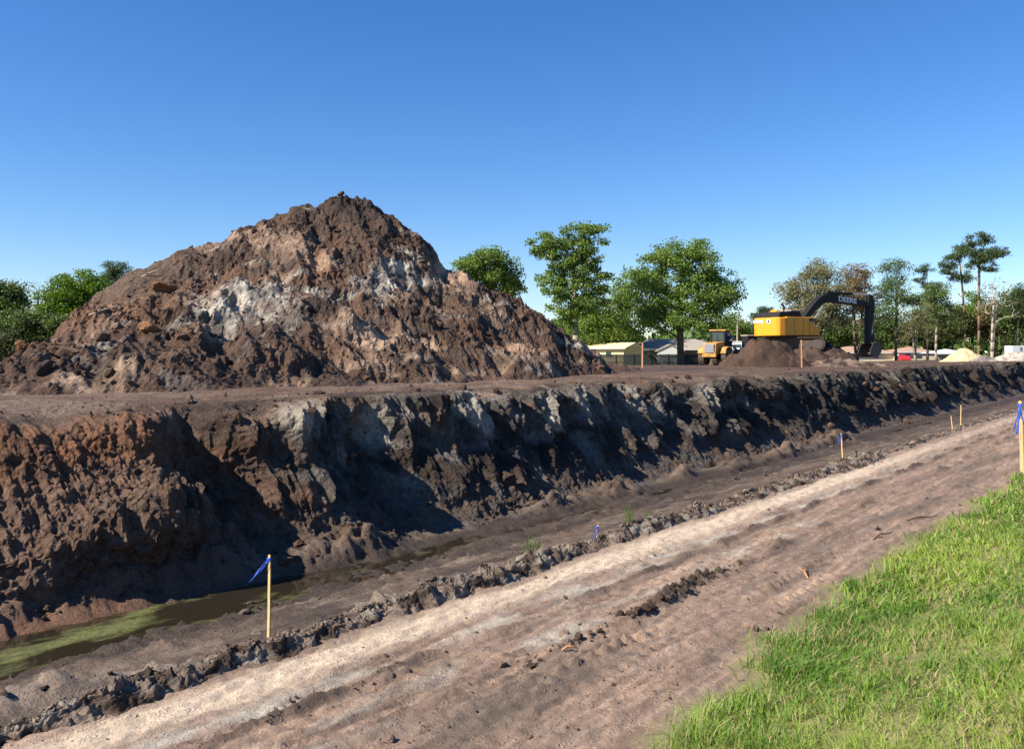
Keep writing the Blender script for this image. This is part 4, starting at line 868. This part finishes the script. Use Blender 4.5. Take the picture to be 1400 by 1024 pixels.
MB().tube([(-1.5, .3, 2.1), (-1.5, .3, 2.95)], .07, 10).build('exhaust_pipe', M['black'], ld)
for y in (-.5, .5): MB().prism(ribbon_profile([(.6, 1.9, .28), (1.9, 1.75, .34), (3.1, .75, .26)]), y - .07, y + .07).build('lift_arm', M['yellow_dirty'], ld)
for y in (-.5, .5): MB().tube([(.8, y, .95), (2.0, y, 1.5)], .07, 8).build('hydraulic_cylinder', M['chrome'], ld)
MB().prism(ribbon_profile([(3.0, 1.35, .05), (3.15, .75, .05), (3.2, .2, .05), (3.6, .08, .05), (4.3, .08, .05)]), -1.4, 1.4).build('bucket', M['steel'], ld)
lad = MB().box(-.62, -.57, -1.16, -1.10, .5, 1.75).box(-.14, -.09, -1.16, -1.10, .5, 1.75)
for z in (.55, .9, 1.25, 1.55): lad.box(-.57, -.14, -1.2, -1.06, z, z + .04)
lad.build('ladder', M['white'], ld)
MB().box(-.7, .3, -1.15, -.72, 1.26, 1.30).build('deck', M['black'], ld)
MB().tube([(.3, -1.12, 1.3), (.3, -1.12, 2.1), (-.1, -1.12, 2.2)], .025, 6).build('handrail', M['white'], ld)

# ---- person standing on the loader's deck
def person(loc, rz):
    joints = {'pel': (0, 0, .95, .145), 'sp': (0, .02, 1.15, .14), 'ch': (0, 0, 1.35, .165), 'nk': (0, .03, 1.50, .065), 'hd': (0, .06, 1.60, .085), 'hd2': (0, .06, 1.72, .09),
              'hl': (.10, 0, .90, .095), 'kl': (.11, .06, .50, .065), 'al': (.11, 0, .09, .045), 'tl': (.12, .14, .04, .04), 'hr': (-.10, 0, .90, .095), 'kr': (-.12, .05, .50, .065), 'ar': (-.12, -.02, .09, .045), 'tr': (-.13, .12, .04, .04),
              'sl': (.19, 0, 1.42, .065), 'el': (.27, .08, 1.16, .047), 'wl': (.22, .30, 1.08, .033), 'fl': (.20, .38, 1.06, .03), 'sr': (-.19, 0, 1.42, .065), 'er': (-.27, .05, 1.15, .047), 'wr': (-.24, .26, 1.02, .033), 'fr': (-.23, .34, 1.0, .03)}
    ed = [('pel', 'sp'), ('sp', 'ch'), ('ch', 'nk'), ('nk', 'hd'), ('hd', 'hd2'), ('pel', 'hl'), ('hl', 'kl'), ('kl', 'al'), ('al', 'tl'), ('pel', 'hr'), ('hr', 'kr'), ('kr', 'ar'), ('ar', 'tr'), ('ch', 'sl'), ('sl', 'el'), ('el', 'wl'), ('wl', 'fl'), ('ch', 'sr'), ('sr', 'er'), ('er', 'wr'), ('wr', 'fr')]
    ks = list(joints); me = bpy.data.meshes.new('body'); me.from_pydata([joints[k][:3] for k in ks], [(ks.index(a), ks.index(b)) for a, b in ed], [])
    tmp = bpy.data.objects.new('tmp', me); COL.objects.link(tmp); sk = tmp.modifiers.new('skin', 'SKIN'); sd = tmp.modifiers.new('sub', 'SUBSURF'); sd.levels = 2
    for i, k in enumerate(ks): me.skin_vertices[0].data[i].radius = (joints[k][3], joints[k][3] * (.75 if k in ('pel', 'sp', 'ch') else 1)); me.skin_vertices[0].data[i].use_root = (k == 'pel')
    dg = bpy.context.evaluated_depsgraph_get(); bme = bpy.data.meshes.new_from_object(tmp.evaluated_get(dg)); bpy.data.objects.remove(tmp)
    root = empty('person', loc, rz, 'person in a blue shirt and pale cap standing on the wheel loader deck', 'person')
    for mt in ('skin', 'shirt', 'jeans'): bme.materials.append(M[mt])
    for p in bme.polygons:
        c = p.center; p.use_smooth = True
        p.material_index = 2 if c.z < .97 and abs(c.x) < .21 and c.y < .2 else (1 if (c.z < 1.49 and (c.z > 1.14 or abs(c.x) < .2) and c.y < .2) else 0)
    b = mobj('body', bme, None, root)
    V, Fc = ico(3); W = V[:]*np.array((.098, .115, .10)); W = W[:]+np.array((0, .055, 1.745)); up_ = W[:, 2] > 1.735; W[~up_, 2] = 1.735
    MB().add(W.tolist(), Fc.tolist()).box(-.07, .07, .14, .25, 1.737, 1.75).build('cap', M['hair'], root, smooth=True)
    return root
lm = Matrix.Translation(ld.location) @ Matrix.Rotation(R(54), 4, 'Z')
person(tuple(lm @ Vector((.02, -.93, 1.30))), R(54 + 60))

# ---- white work truck half hidden by the heaps
tk = empty('work_truck', at(1012, 92), R(60), 'white work truck with tall cab half hidden behind the brown heap', 'truck')
MB().prism([(.3, .75), (2.3, .75), (2.35, 1.35), (1.55, 1.5), (1.15, 2.45), (.35, 2.5)], -1.0, 1.0).build('cab', M['white'], tk, .05)
MB().box(-3.2, .2, -1.05, 1.05, .8, 1.75).build('service_body', M['lgrey'], tk, .03)
MB().box(-3.2, 2.2, -.5, .5, .5, .78).build('chassis', M['black'], tk)
for y in (-1.012, 1.002): MB().prism([(.48, 1.6), (1.32, 1.6), (1.05, 2.32), (.48, 2.36)], y, y + .01).build('window', M['glass'], tk)
MB().box(.335, .348, -.75, .75, 1.85, 2.35).build('window', M['glass'], tk)
for x in (-2.2, 1.5):
    for y in (-.9, .9): wheel(tk, x, y, .42, .28, 'lgrey')
MB().tube([(-3.1, -1, 1.75), (-3.1, -1, 2.6), (-.3, -1, 2.6), (-.1, -1, 1.9)], .045, 8).tube([(-3.1, 1, 1.75), (-3.1, 1, 2.6), (-.3, 1, 2.6), (-.1, 1, 1.9)], .045, 8).tube([(-3.1, -1, 2.6), (-3.1, 1, 2.6)], .04, 8).build('ladder_rack', M['white'], tk)
# ---- compact skid loader behind the excavator tail
sk_ = empty('skid_loader', at(1026, 80, 0.0), R(100), 'small dark skid loader with pale cab roof behind the excavator tail', 'loader')
sk_.location.z = plateau_zs(sk_.location.x, 80)
MB().box(-1.3, 1.0, -.55, .55, .5, 1.3).build('body', M['black'], sk_, .05); scab = MB().prism([(-.5, 1.3), (.85, 1.3), (.8, 2.75), (-.4, 2.75)], -.5, .5).build('cab', M['black'], sk_, .04)
MB().box(-.5, .9, -.55, .55, 2.76, 2.88).build('cab_roof', M['palewood'], scab, .03); MB().box(-.35, .7, -.515, -.505, 1.7, 2.6).build('window', M['glass'], scab)
for x in (-.75, .65):
    for y in (-.72, .72): wheel(sk_, x, y, .42, .3, 'white')
for y in (-.66, .66): MB().prism(ribbon_profile([(-1.2, 1.5, .18), (.6, 1.65, .2), (1.35, .55, .18)]), y - .06, y + .06).build('lift_arm', M['white'], sk_)
MB().prism(ribbon_profile([(1.3, .8, .04), (1.35, .15, .04), (1.9, .1, .04)]), -.9, .9).build('bucket', M['steel'], sk_)
print('machines done')

# ================================================================== FENCE, HOUSES, POLE
fd = 115; xa, xb2 = (818 - 700) / F * fd, (962 - 700) / F * fd
fe = empty('privacy_fence', (xa, fd, plateau_zs(xa, fd)), 0, 'long dark wooden privacy fence in front of the low houses', 'fence')
npan = 6; pwid = (xb2 - xa) / npan
for i in range(npan):
    zg_ = plateau_zs(xa + (i + .5) * pwid, fd) - fe.location.z; zt = zpx(484.5, fd) - fe.location.z
    rl = MB().box(i * pwid, (i + 1) * pwid, .06, .10, zg_ + .35, zg_ + .45).box(i * pwid, (i + 1) * pwid, .06, .10, zt - .35, zt - .25).build('panel_rail', M['fence'], fe)
    nb_ = int(pwid / .15)
    for k in range(nb_):
        x = i * pwid + .06 + k * (pwid - .1) / nb_; dz = random.uniform(-.02, .02)
        MB().box(x, x + .135, .03, .055, zg_ + .02, zt + dz).build('board', M['fence'], rl)
    MB().box(i * pwid - .05, i * pwid + .05, -.05, .028, zg_ - .2, zt + .05).build('post', M['fence'], fe)
def house(name, label, px, d, wid, dep, eave, ridge, wall, roof, rz=0.0, hip=True, wins=(), gable=None, door=None):
    x, y, z = at(px, d); h = empty(name, (x, y, z), rz, label, 'house'); W2, D2 = wid / 2, dep / 2; ov = .45
    wl = MB().box(-W2, W2, -D2, D2, -.3, eave).build('wall', M[wall], h)
    e_ = eave + .02; ro = MB(); k = D2 if hip else -ov
    V = [(-W2 - ov, -D2 - ov, e_), (W2 + ov, -D2 - ov, e_), (W2 + ov, D2 + ov, e_), (-W2 - ov, D2 + ov, e_), (-W2 + (k if hip else -ov), 0, ridge), (W2 - (k if hip else -ov), 0, ridge)]
    ro.add(V, [(0, 1, 5, 4), (2, 3, 4, 5), (1, 2, 5), (3, 0, 4), (3, 2, 1, 0)]); ro = ro.build('roof', M[roof], h)
    MB().box(-W2 - ov - .02, W2 + ov + .02, -D2 - ov - .04, -D2 - ov - .003, e_ - .12, e_ + .03).build('fascia', M['white'], ro)
    for wx, wz, ww, wh in wins:
        w_ = MB().box(wx - ww / 2, wx + ww / 2, -D2 - .04, -D2 - .002, wz, wz + wh).build('window', M['white'], h); MB().box(wx - ww / 2 + .07, wx + ww / 2 - .07, -D2 - .05, -D2 - .042, wz + .07, wz + wh - .07).build('pane', M['glass'], w_)
    if gable:
        gx, gw, gz0, gz1 = gable
        MB().prism([(gx - gw / 2, -.2), (gx + gw / 2, -.2), (gx + gw / 2, gz0), (gx, gz1), (gx - gw / 2, gz0)], -D2 - 1.6, -D2 - .5).build('gable_wall', M['white'], h)
        gr = [(gx - gw / 2 - .3, gz0 - .1), (gx, gz1 + .04), (gx + gw / 2 + .3, gz0 - .1), (gx + gw / 2 + .3, gz0 + .02), (gx, gz1 + .18), (gx - gw / 2 - .3, gz0 + .02)]
        MB().prism(gr, -D2 - 1.7, 0).build('gable_roof', M[roof], ro)
    return h
hz = lambda py, d: zpx(py, d)
house('ranch_house', 'low house with grey shingle hip roof and white gable behind the fence', 921, 128, 14.5, 8, 2.2, 3.75, 'wall_brown', 'roof_grey', 0, True, [(-5, 1.0, 1.2, 1.0), (5.2, 1.0, 1.2, 1.0)], (-1.5, 3.5, 1.95, 2.75))
house('ranch_house', 'sunlit yellow-walled house half hidden behind the foot of the pile', 836, 122, 6.5, 6, 2.3, 3.1, 'wall_yellow', 'wall_yellow', R(-32), False, [(1.0, 1.0, 1.0, .9)])
house('ranch_house', 'pale house with tan roof seen under the excavator boom', 1170, 150, 10, 7, 1.9, 3.0, 'wall_cream', 'roof_tan', 0, True, [(2, .9, 1.1, .9), (-2, .9, 1.1, .9)])
house('ranch_house', 'cream house with reddish roof behind the red car', 1240, 148, 6.0, 7, 2.0, 3.0, 'wall_cream', 'roof_tan', 0, True, [(-1.5, .9, 1.0, .9), (1.4, .9, 1.0, .9)])
house('garden_shed', 'stone-brown shed with white metal roof left of the sand pile', 1293, 140, 5.2, 5, 1.75, 2.5, 'wall_stone', 'roof_white', 0, True, [(1.2, .8, .7, .7)])
def car(px, d, rz, label, mat):
    x, y, z = at(px, d); c = empty('parked_car', (x, y, z), rz, label, 'car')
    MB().prism([(-2.2, .35), (2.2, .35), (2.25, .75), (1.4, .9), (.7, 1.42), (-1.0, 1.45), (-1.8, .95), (-2.25, .9)], -.85, .85).build('body', M[mat], c, .08)
    for y_ in (-.862, .852): MB().prism([(-1.4, .95), (1.1, .95), (.6, 1.34), (-.9, 1.36)], y_, y_ + .01).build('window', M['glass'], c)
    for x_ in (-1.4, 1.4):
        for y_ in (-.78, .78): wheel(c, x_, y_, .32, .2, 'lgrey')
car(1234, 143, R(78), 'red car parked in front of the cream house', 'red')
tr_ = empty('white_trailer', at(1390, 104), R(5), 'small white box trailer behind the whitish rubble heap', 'trailer')
MB().box(-1.1, 1.1, -.8, .8, .55, 1.75).build('box', M['white'], tr_, .04); MB().box(-.15, .15, -.815, -.805, .8, 1.6).build('door', M['lgrey'], tr_)
for y in (-.75, .75): wheel(tr_, 0, y, .33, .2, 'lgrey')
MB().tube([(1.1, 0, .6), (2.1, 0, .55)], .05, 8).build('tow_bar', M['black'], tr_)
up_ = empty('utility_pole', at(1008, 150), 0, 'tall pale utility pole beside the wheel loader cab', 'utility pole')
MB().tube([(0, 0, -.5), (0, 0, 3.5), (.05, 0, 8.3)], [.16, .15, .11], 10).build('pole', M['palewood'], up_); MB().box(-.9, .9, -.17, -.10, 7.5, 7.62).build('crossarm', M['palewood'], up_)
for x in (-.8, -.4, .4, .8): MB().tube([(x, -.13, 7.62), (x, -.13, 7.78)], .04, 6).build('insulator', M['lgrey'], up_)
print('buildings done')

# ================================================================== TREES
def leaf_quads(C, size, r, aspect=.55, up=.3, long_=False):
    n = len(C); a = r.normal(size=(n, 3)); a /= np.linalg.norm(a, axis=1, keepdims=True); b = r.normal(size=(n, 3)); b[:, 2] += 0; b = np.cross(a, b); b /= np.linalg.norm(b, axis=1, keepdims=True)
    l_ = size * r.uniform(.6, 1.3, n)[:, None]; w_ = l_ * aspect
    V = np.stack([C - a * l_ * .5, C + b * w_ * .5 - a * l_ * .05, C + a * l_ * .5, C - b * w_ * .5 - a * l_ * .05], 1).reshape(-1, 3)
    return V, (np.arange(n) * 4)[:, None] + np.arange(4)
def tree(name, label, px, d, lobes, trunk_r, ncl, nleaf, leaf, col, bark, seed, crown_base=None, sig=.55, group=None, cat='tree', col2=None, lean=0.0, shell=.45, zb=None, multi=None):
    """lobes in photograph pixels (cx, cy, rx, ry) turned into real ellipsoids at the tree's own distance"""
    r = np.random.default_rng(seed); x0, y0, z0 = at(px, d, zb); root = empty(name, (x0, y0, z0 - .05), 0, label, cat, group)
    k = d / F; L_ = [((cx - px) * k, r.uniform(-.25, .25) * rx * k, CZ + (HY - cy) * k - z0, rx * k, rx * k * .85, ry * k) for cx, cy, rx, ry in lobes]
    vol = np.array([l[3] * l[3] * l[5] for l in L_]) ** .72; vol /= vol.sum(); pts = []
    for l, v in zip(L_, vol):
        m_ = max(3, int(ncl * v)); u = r.normal(size=(m_, 3)); u /= np.linalg.norm(u, axis=1, keepdims=True); q_ = r.uniform(0, 1, m_) ** shell
        pts.append(np.array(l[:3]) + u * q_[:, None] * np.array(l[3:]))
    pts = np.concatenate(pts); pts = pts[pts[:, 2] > .6]; zs_ = pts[:, 2]
    top = np.percentile(zs_, 88); cb0 = crown_base if crown_base is not None else max(1.2, np.percentile(zs_, 6) * .8)
    tx = np.average(pts[:, 0]); nodes = []; par = []
    stems = multi or [0.0]
    for si, off in enumerate(stems):
        prev = -1
        for i in range(9):
            t = i / 8; z = top * t; nodes.append(np.array((tx * t ** 2 * .7 + off * (t ** .8) * top * .22 + .12 * math.sin(3 * t + seed) * (t > 0), .1 * math.sin(4 * t + seed + si), z - .15 * (i == 0)))); par.append(prev); prev = len(nodes) - 1
    trunk_n = len(nodes); NP = np.array(nodes); order = np.argsort(np.linalg.norm((pts - np.array((tx, 0, (cb0 + top) / 2))) / np.array((1, 1, 1.2)), axis=1)); cl_n = []
    for i in order:
        p = pts[i]; A_ = np.array(nodes); dd = np.linalg.norm(A_ - p, axis=1) + 1.1 * np.clip(A_[:, 2] - p[2] + .25 * np.hypot(*(A_[:, :2] - p[:2]).T), 0, None) + np.where(A_[:, 2] < cb0, 4 + (cb0 - A_[:, 2]) * 2, 0)
        j = int(np.argmin(dd)); mid = (nodes[j] + p) / 2 + r.normal(0, .06, 3) * np.linalg.norm(p - nodes[j]) + np.array((0, 0, .08 * np.linalg.norm(p - nodes[j])))
        nodes.append(mid); par.append(j); nodes.append(p); par.append(len(nodes) - 2); cl_n.append(len(nodes) - 1)
    cnt = np.ones(len(nodes))
    for i in range(len(nodes) - 1, -1, -1):
        if par[i] >= 0: cnt[par[i]] += cnt[i]
    rad = trunk_r * (cnt / cnt[0]) ** .5; rad = np.maximum(rad, .018)
    for si in range(len(stems)):
        for i in range(9): rad[si * 9 + i] = max(rad[si * 9 + i], trunk_r * (1 - i / 8.8) * .8)
        rad[si * 9] = trunk_r * 1.25
    m = MB()
    for i in range(len(nodes)):
        if par[i] >= 0: m.tube([nodes[par[i]], nodes[i]], [min(rad[par[i]], rad[i] * 1.6), rad[i]], 7 if i < trunk_n else 5, cap=i < trunk_n)
    me = bpy.data.meshes.new('trunk'); me.from_pydata(m.v, [], m.f); me.polygons.foreach_set('use_smooth', [True] * len(me.polygons))
    ca = me.color_attributes.new('Col', 'FLOAT_COLOR', 'POINT'); ca.data.foreach_set('color', np.tile(np.array((*bark, 1), np.float32), len(m.v)))
    mobj('trunk', me, M['bark'], root)
    if nleaf:
        nleaf = int(nleaf * 1.85); leaf *= .86; cp = np.array([nodes[i] for i in cl_n]); w_ = r.uniform(.4, 1.6, len(cp)); ci = r.choice(len(cp), nleaf, p=w_ / w_.sum())
        off = np.clip(r.normal(0, sig, (nleaf, 3)), -1.7 * sig, 1.7 * sig) * np.array((1, 1, .62)); C = cp[ci] + off; C[:, 2] = np.maximum(C[:, 2], .3)
        V, Fq = leaf_quads(C, leaf * (1.15 if name != 'pine_tree' else 1.5), r, .7 if name != 'pine_tree' else .26); cv = r.uniform(0, 1, len(cp))[ci] * .6 + r.uniform(0, 1, nleaf) * .4
        c2 = np.array(col2 if col2 is not None else np.array(col) * np.array((1.7, 1.55, 1.3))); cc = lerp(np.array(col), c2, cv)
        mobj('crown', poly_mesh('crown', V, Fq, np.repeat(cc, 4, 0)), M['leaf'], root)
    return root
G1 = (.108, .172, .036); G2 = (.07, .12, .02); DK = (.065, .10, .028); OL = (.10, .11, .045); TN = (.16, .12, .06); BK = (.10, .075, .055); BKP = (.28, .23, .17); BKD = (.05, .04, .03); PIN = (.05, .08, .028); BKPINE = (.17, .10, .065)
tree('oak_tree', 'tall broken-topped oak with clear trunk beside the big soil pile', 787, 105, [(768, 340, 40, 28), (806, 322, 26, 24), (800, 365, 36, 30), (748, 336, 24, 16), (765, 392, 32, 34), (812, 398, 24, 34), (785, 425, 36, 22)], .36, 210, 11500, .30, G1, BKP, 901, crown_base=5.0, sig=.42)
tree('oak_tree', 'broad dome-shaped oak spreading over the grey-roofed house', 931, 112, [(930, 358, 50, 30), (888, 388, 40, 32), (975, 384, 38, 32), (930, 405, 82, 34), (875, 436, 30, 26), (990, 412, 26, 26), (930, 436, 70, 20), (955, 350, 30, 22), (905, 355, 30, 22)], .45, 460, 22000, .30, G1, BK, 902, crown_base=3.2, sig=.55)
tree('oak_tree', 'bright green tree top showing behind the right slope of the soil pile', 668, 98, [(660, 362, 38, 24), (692, 380, 26, 26), (640, 368, 24, 20), (670, 400, 44, 36)], .35, 170, 9500, .28, G1, BK, 903, sig=.5)
tree('oak_tree', 'dark leafy tree filling the gap between the two big oaks', 842, 124, [(820, 440, 34, 34), (850, 410, 24, 30), (850, 452, 30, 26), (800, 455, 28, 22)], .3, 170, 9000, .32, G1, BK, 904, sig=.6)
tree('oak_tree', 'low shady tree behind the yellow-walled house', 812, 134, [(800, 440, 38, 34), (770, 455, 34, 28)], .3, 130, 7000, .34, DK, BKD, 905, sig=.6)
# left woods
tree('oak_tree', 'dark round live oak at the far left of the woods', 8, 88, [(8, 402, 28, 20), (-15, 415, 25, 20), (18, 418, 22, 16)], .3, 120, 6500, .24, DK, BKD, 911, sig=.4)
tree('oak_tree', 'bright yellow-green tree rising behind the left shoulder of the pile', 100, 84, [(105, 398, 36, 32), (70, 415, 26, 24), (125, 400, 26, 26), (90, 432, 40, 26)], .3, 190, 10000, .22, (.075, .14, .016), BK, 912, sig=.4)
tree('pine_tree', 'dark pine tip just above the left crest of the pile', 160, 92, [(163, 368, 18, 12), (152, 384, 20, 14), (172, 388, 16, 16)], .25, 70, 3800, .2, PIN, BKD, 913, sig=.3)
tree('oak_tree', 'dark dense tree below the bright yellow-green one', 62, 80, [(55, 455, 40, 30), (20, 450, 34, 30), (90, 460, 34, 26)], .3, 160, 8500, .26, DK, BKD, 914, sig=.5)
tree('shrub', 'olive bush at the left end of the soil pile', 6, 62, [(6, 470, 20, 20), (-18, 475, 20, 22)], .08, 60, 3000, .16, (.06, .075, .03), BK, 915, sig=.3, cat='shrub')
tree('bare_tree', 'leafless grey twiggy tree between the live oak and the bright tree', 48, 100, [(50, 405, 16, 22), (55, 425, 16, 18)], .16, 90, 260, .16, OL, (.2, .17, .15), 916, sig=.3)
# right woods
tree('willow_tree', 'pale olive feathery tree with several pale stems behind the excavator', 1118, 118, [(1118, 372, 26, 20), (1085, 400, 26, 22), (1125, 402, 34, 26), (1100, 432, 42, 24), (1145, 430, 22, 24)], .24, 240, 13000, .24, (.14, .145, .06), (.27, .23, .18), 921, col2=(.30, .28, .14), sig=.5, multi=[-.5, .1, .55])
tree('budding_tree', 'tan budding tree behind the excavator boom', 1172, 124, [(1172, 378, 22, 20), (1165, 402, 30, 22), (1185, 420, 22, 30)], .2, 170, 8000, .22, (.18, .14, .07), BK, 922, col2=(.26, .19, .10), sig=.45, multi=[-.3, .4])
tree('oak_tree', 'tall narrow green tree right of the excavator stick', 1225, 122, [(1226, 370, 24, 19), (1222, 396, 25, 22), (1240, 412, 20, 22), (1212, 420, 18, 20)], .2, 150, 4600, .22, (.085, .135, .045), BK, 923, sig=.45, crown_base=5)
tree('pine_tree', 'thin dark-tufted pine next to the tall narrow green tree', 1268, 120, [(1265, 368, 12, 9), (1258, 385, 10, 9), (1275, 395, 14, 10), (1266, 412, 16, 10)], .17, 80, 2800, .22, PIN, BKD, 924, sig=.26, crown_base=7)
tree('pine_tree', 'leaning shorter pine of the tall pair behind the sand pile', 1319, 112, [(1308, 352, 14, 11), (1296, 366, 14, 10), (1316, 342, 12, 9), (1322, 380, 11, 9), (1306, 378, 10, 8)], .13, 90, 3000, .24, PIN, BKPINE, 925, sig=.26, crown_base=9.5)
tree('pine_tree', 'tallest flat-topped pine with long bare trunk behind the sand pile', 1338, 106, [(1340, 328, 19, 10), (1324, 342, 15, 11), (1360, 346, 16, 9), (1343, 350, 22, 12), (1352, 368, 14, 6), (1330, 362, 10, 7)], .15, 140, 4200, .24, PIN, BKPINE, 926, sig=.27, crown_base=11)
tree('bare_tree', 'pale forked leafless tree in front of the woods', 1356, 104, [(1362, 395, 24, 18), (1380, 425, 16, 18), (1350, 410, 16, 22)], .14, 90, 260, .18, OL, (.36, .30, .22), 927, sig=.3, multi=[.05, .3], crown_base=3.5)
tree('young_tree', 'pale-stemmed young tree with sparse leaves behind the excavator bucket', 1252, 106, [(1250, 440, 20, 24), (1238, 455, 16, 14), (1262, 425, 12, 20)], .12, 90, 1500, .18, OL, (.30, .25, .17), 928, sig=.35, multi=[-.35, .1, .4], crown_base=1.6)
tree('young_tree', 'slender grey-stemmed tree with light green top left of the sand pile', 1280, 112, [(1282, 402, 24, 14), (1272, 425, 20, 18), (1290, 430, 18, 18)], .15, 100, 3400, .2, (.08, .13, .035), (.26, .22, .16), 929, sig=.4, crown_base=3.5)
bgt = [(1300, 150, 438, 26, 34, (.075, .095, .028)), (1330, 158, 430, 30, 40, G1), (1362, 150, 432, 28, 40, (.10, .085, .035)), (1392, 146, 428, 26, 44, DK), (1424, 150, 425, 30, 44, G1), (1205, 160, 448, 30, 26, DK), (1245, 165, 445, 30, 28, (.06, .075, .03)),
       (1150, 165, 450, 32, 26, (.075, .11, .025)), (1105, 168, 456, 30, 22, (.085, .12, .03)), (1275, 172, 448, 28, 26, DK), (1065, 175, 456, 26, 16, (.07, .10, .03)), (1018, 180, 452, 26, 18, (.075, .10, .03)), (1000, 165, 446, 22, 22, G1)]
kinds = {0: 'hazy olive tree in the woods beyond the sand pile', 1: 'full green tree in the woods behind the tall pines', 2: 'brownish-green tree in the woods behind the pale forked tree', 3: 'dark tree in the woods above the whitish rubble heap', 4: 'green tree at the right end of the woods', 5: 'dark low tree behind the excavator bucket', 6: 'dull green tree behind the young pale-stemmed tree',
         7: 'yellow-green low tree seen under the excavator boom', 8: 'pale green low tree behind the excavator cab', 9: 'dark tree in the gap left of the sand pile', 10: 'far small green tree left of the feathery tree', 11: 'far green tree behind the utility pole', 12: 'green tree at the right skirt of the dome-shaped oak'}
for i, (px, d, cy, rx, ry, c) in enumerate(bgt):
    tree('woodland_tree', kinds[i], px, d, [(px, cy, rx, ry * .8), (px - rx * .5, cy + ry * .35, rx * .7, ry * .6), (px + rx * .5, cy + ry * .3, rx * .7, ry * .6)], .25, 110, 4600, .36, c, BKD, 940 + i, sig=.65, group='trees of the background woods')
tree('pine_tree', 'far dark pine above the excavator tail', 1046, 170, [(1046, 426, 13, 7), (1036, 433, 10, 6), (1052, 434, 9, 6)], .2, 50, 2200, .3, PIN, BKD, 960, sig=.4, crown_base=5)
tree('pine_tree', 'scrawny pine behind the right end of the woods', 1392, 130, [(1396, 402, 16, 14), (1386, 420, 18, 14)], .2, 70, 3000, .26, PIN, BKD, 961, sig=.4)
# far-off wood closing the horizon all round the site
r = np.random.default_rng(77); n = 42000; az = r.uniform(-1.35, 1.5, n); dist = r.uniform(190, 240, n); hgt = (6.2 + 2.2 * pn(az * 40, 0.5, 3) + 1.5 * pn(az * 130, 1.5, 4)) * r.uniform(0, 1, n) ** .75
C = np.stack([np.sin(az) * dist, np.cos(az) * dist, hgt - .8], -1); V, Fq = leaf_quads(C, 1.7, r, .8)
cc = lerp(np.array(DK) * 1.1, np.array(G1) * 1.25, np.clip(.4 + pn(az * 60, 2.5, 6) + .3 * r.normal(size=n), 0, 1))
tag(mobj('far_woods', poly_mesh('far_woods', V, Fq, np.repeat(cc, 4, 0)), M['leaf']), 'far-off belt of dark green woods along the horizon', 'woods', kind='stuff')
print('polys', sum(len(o.data.polygons) for o in bpy.data.objects if o.type == 'MESH'))
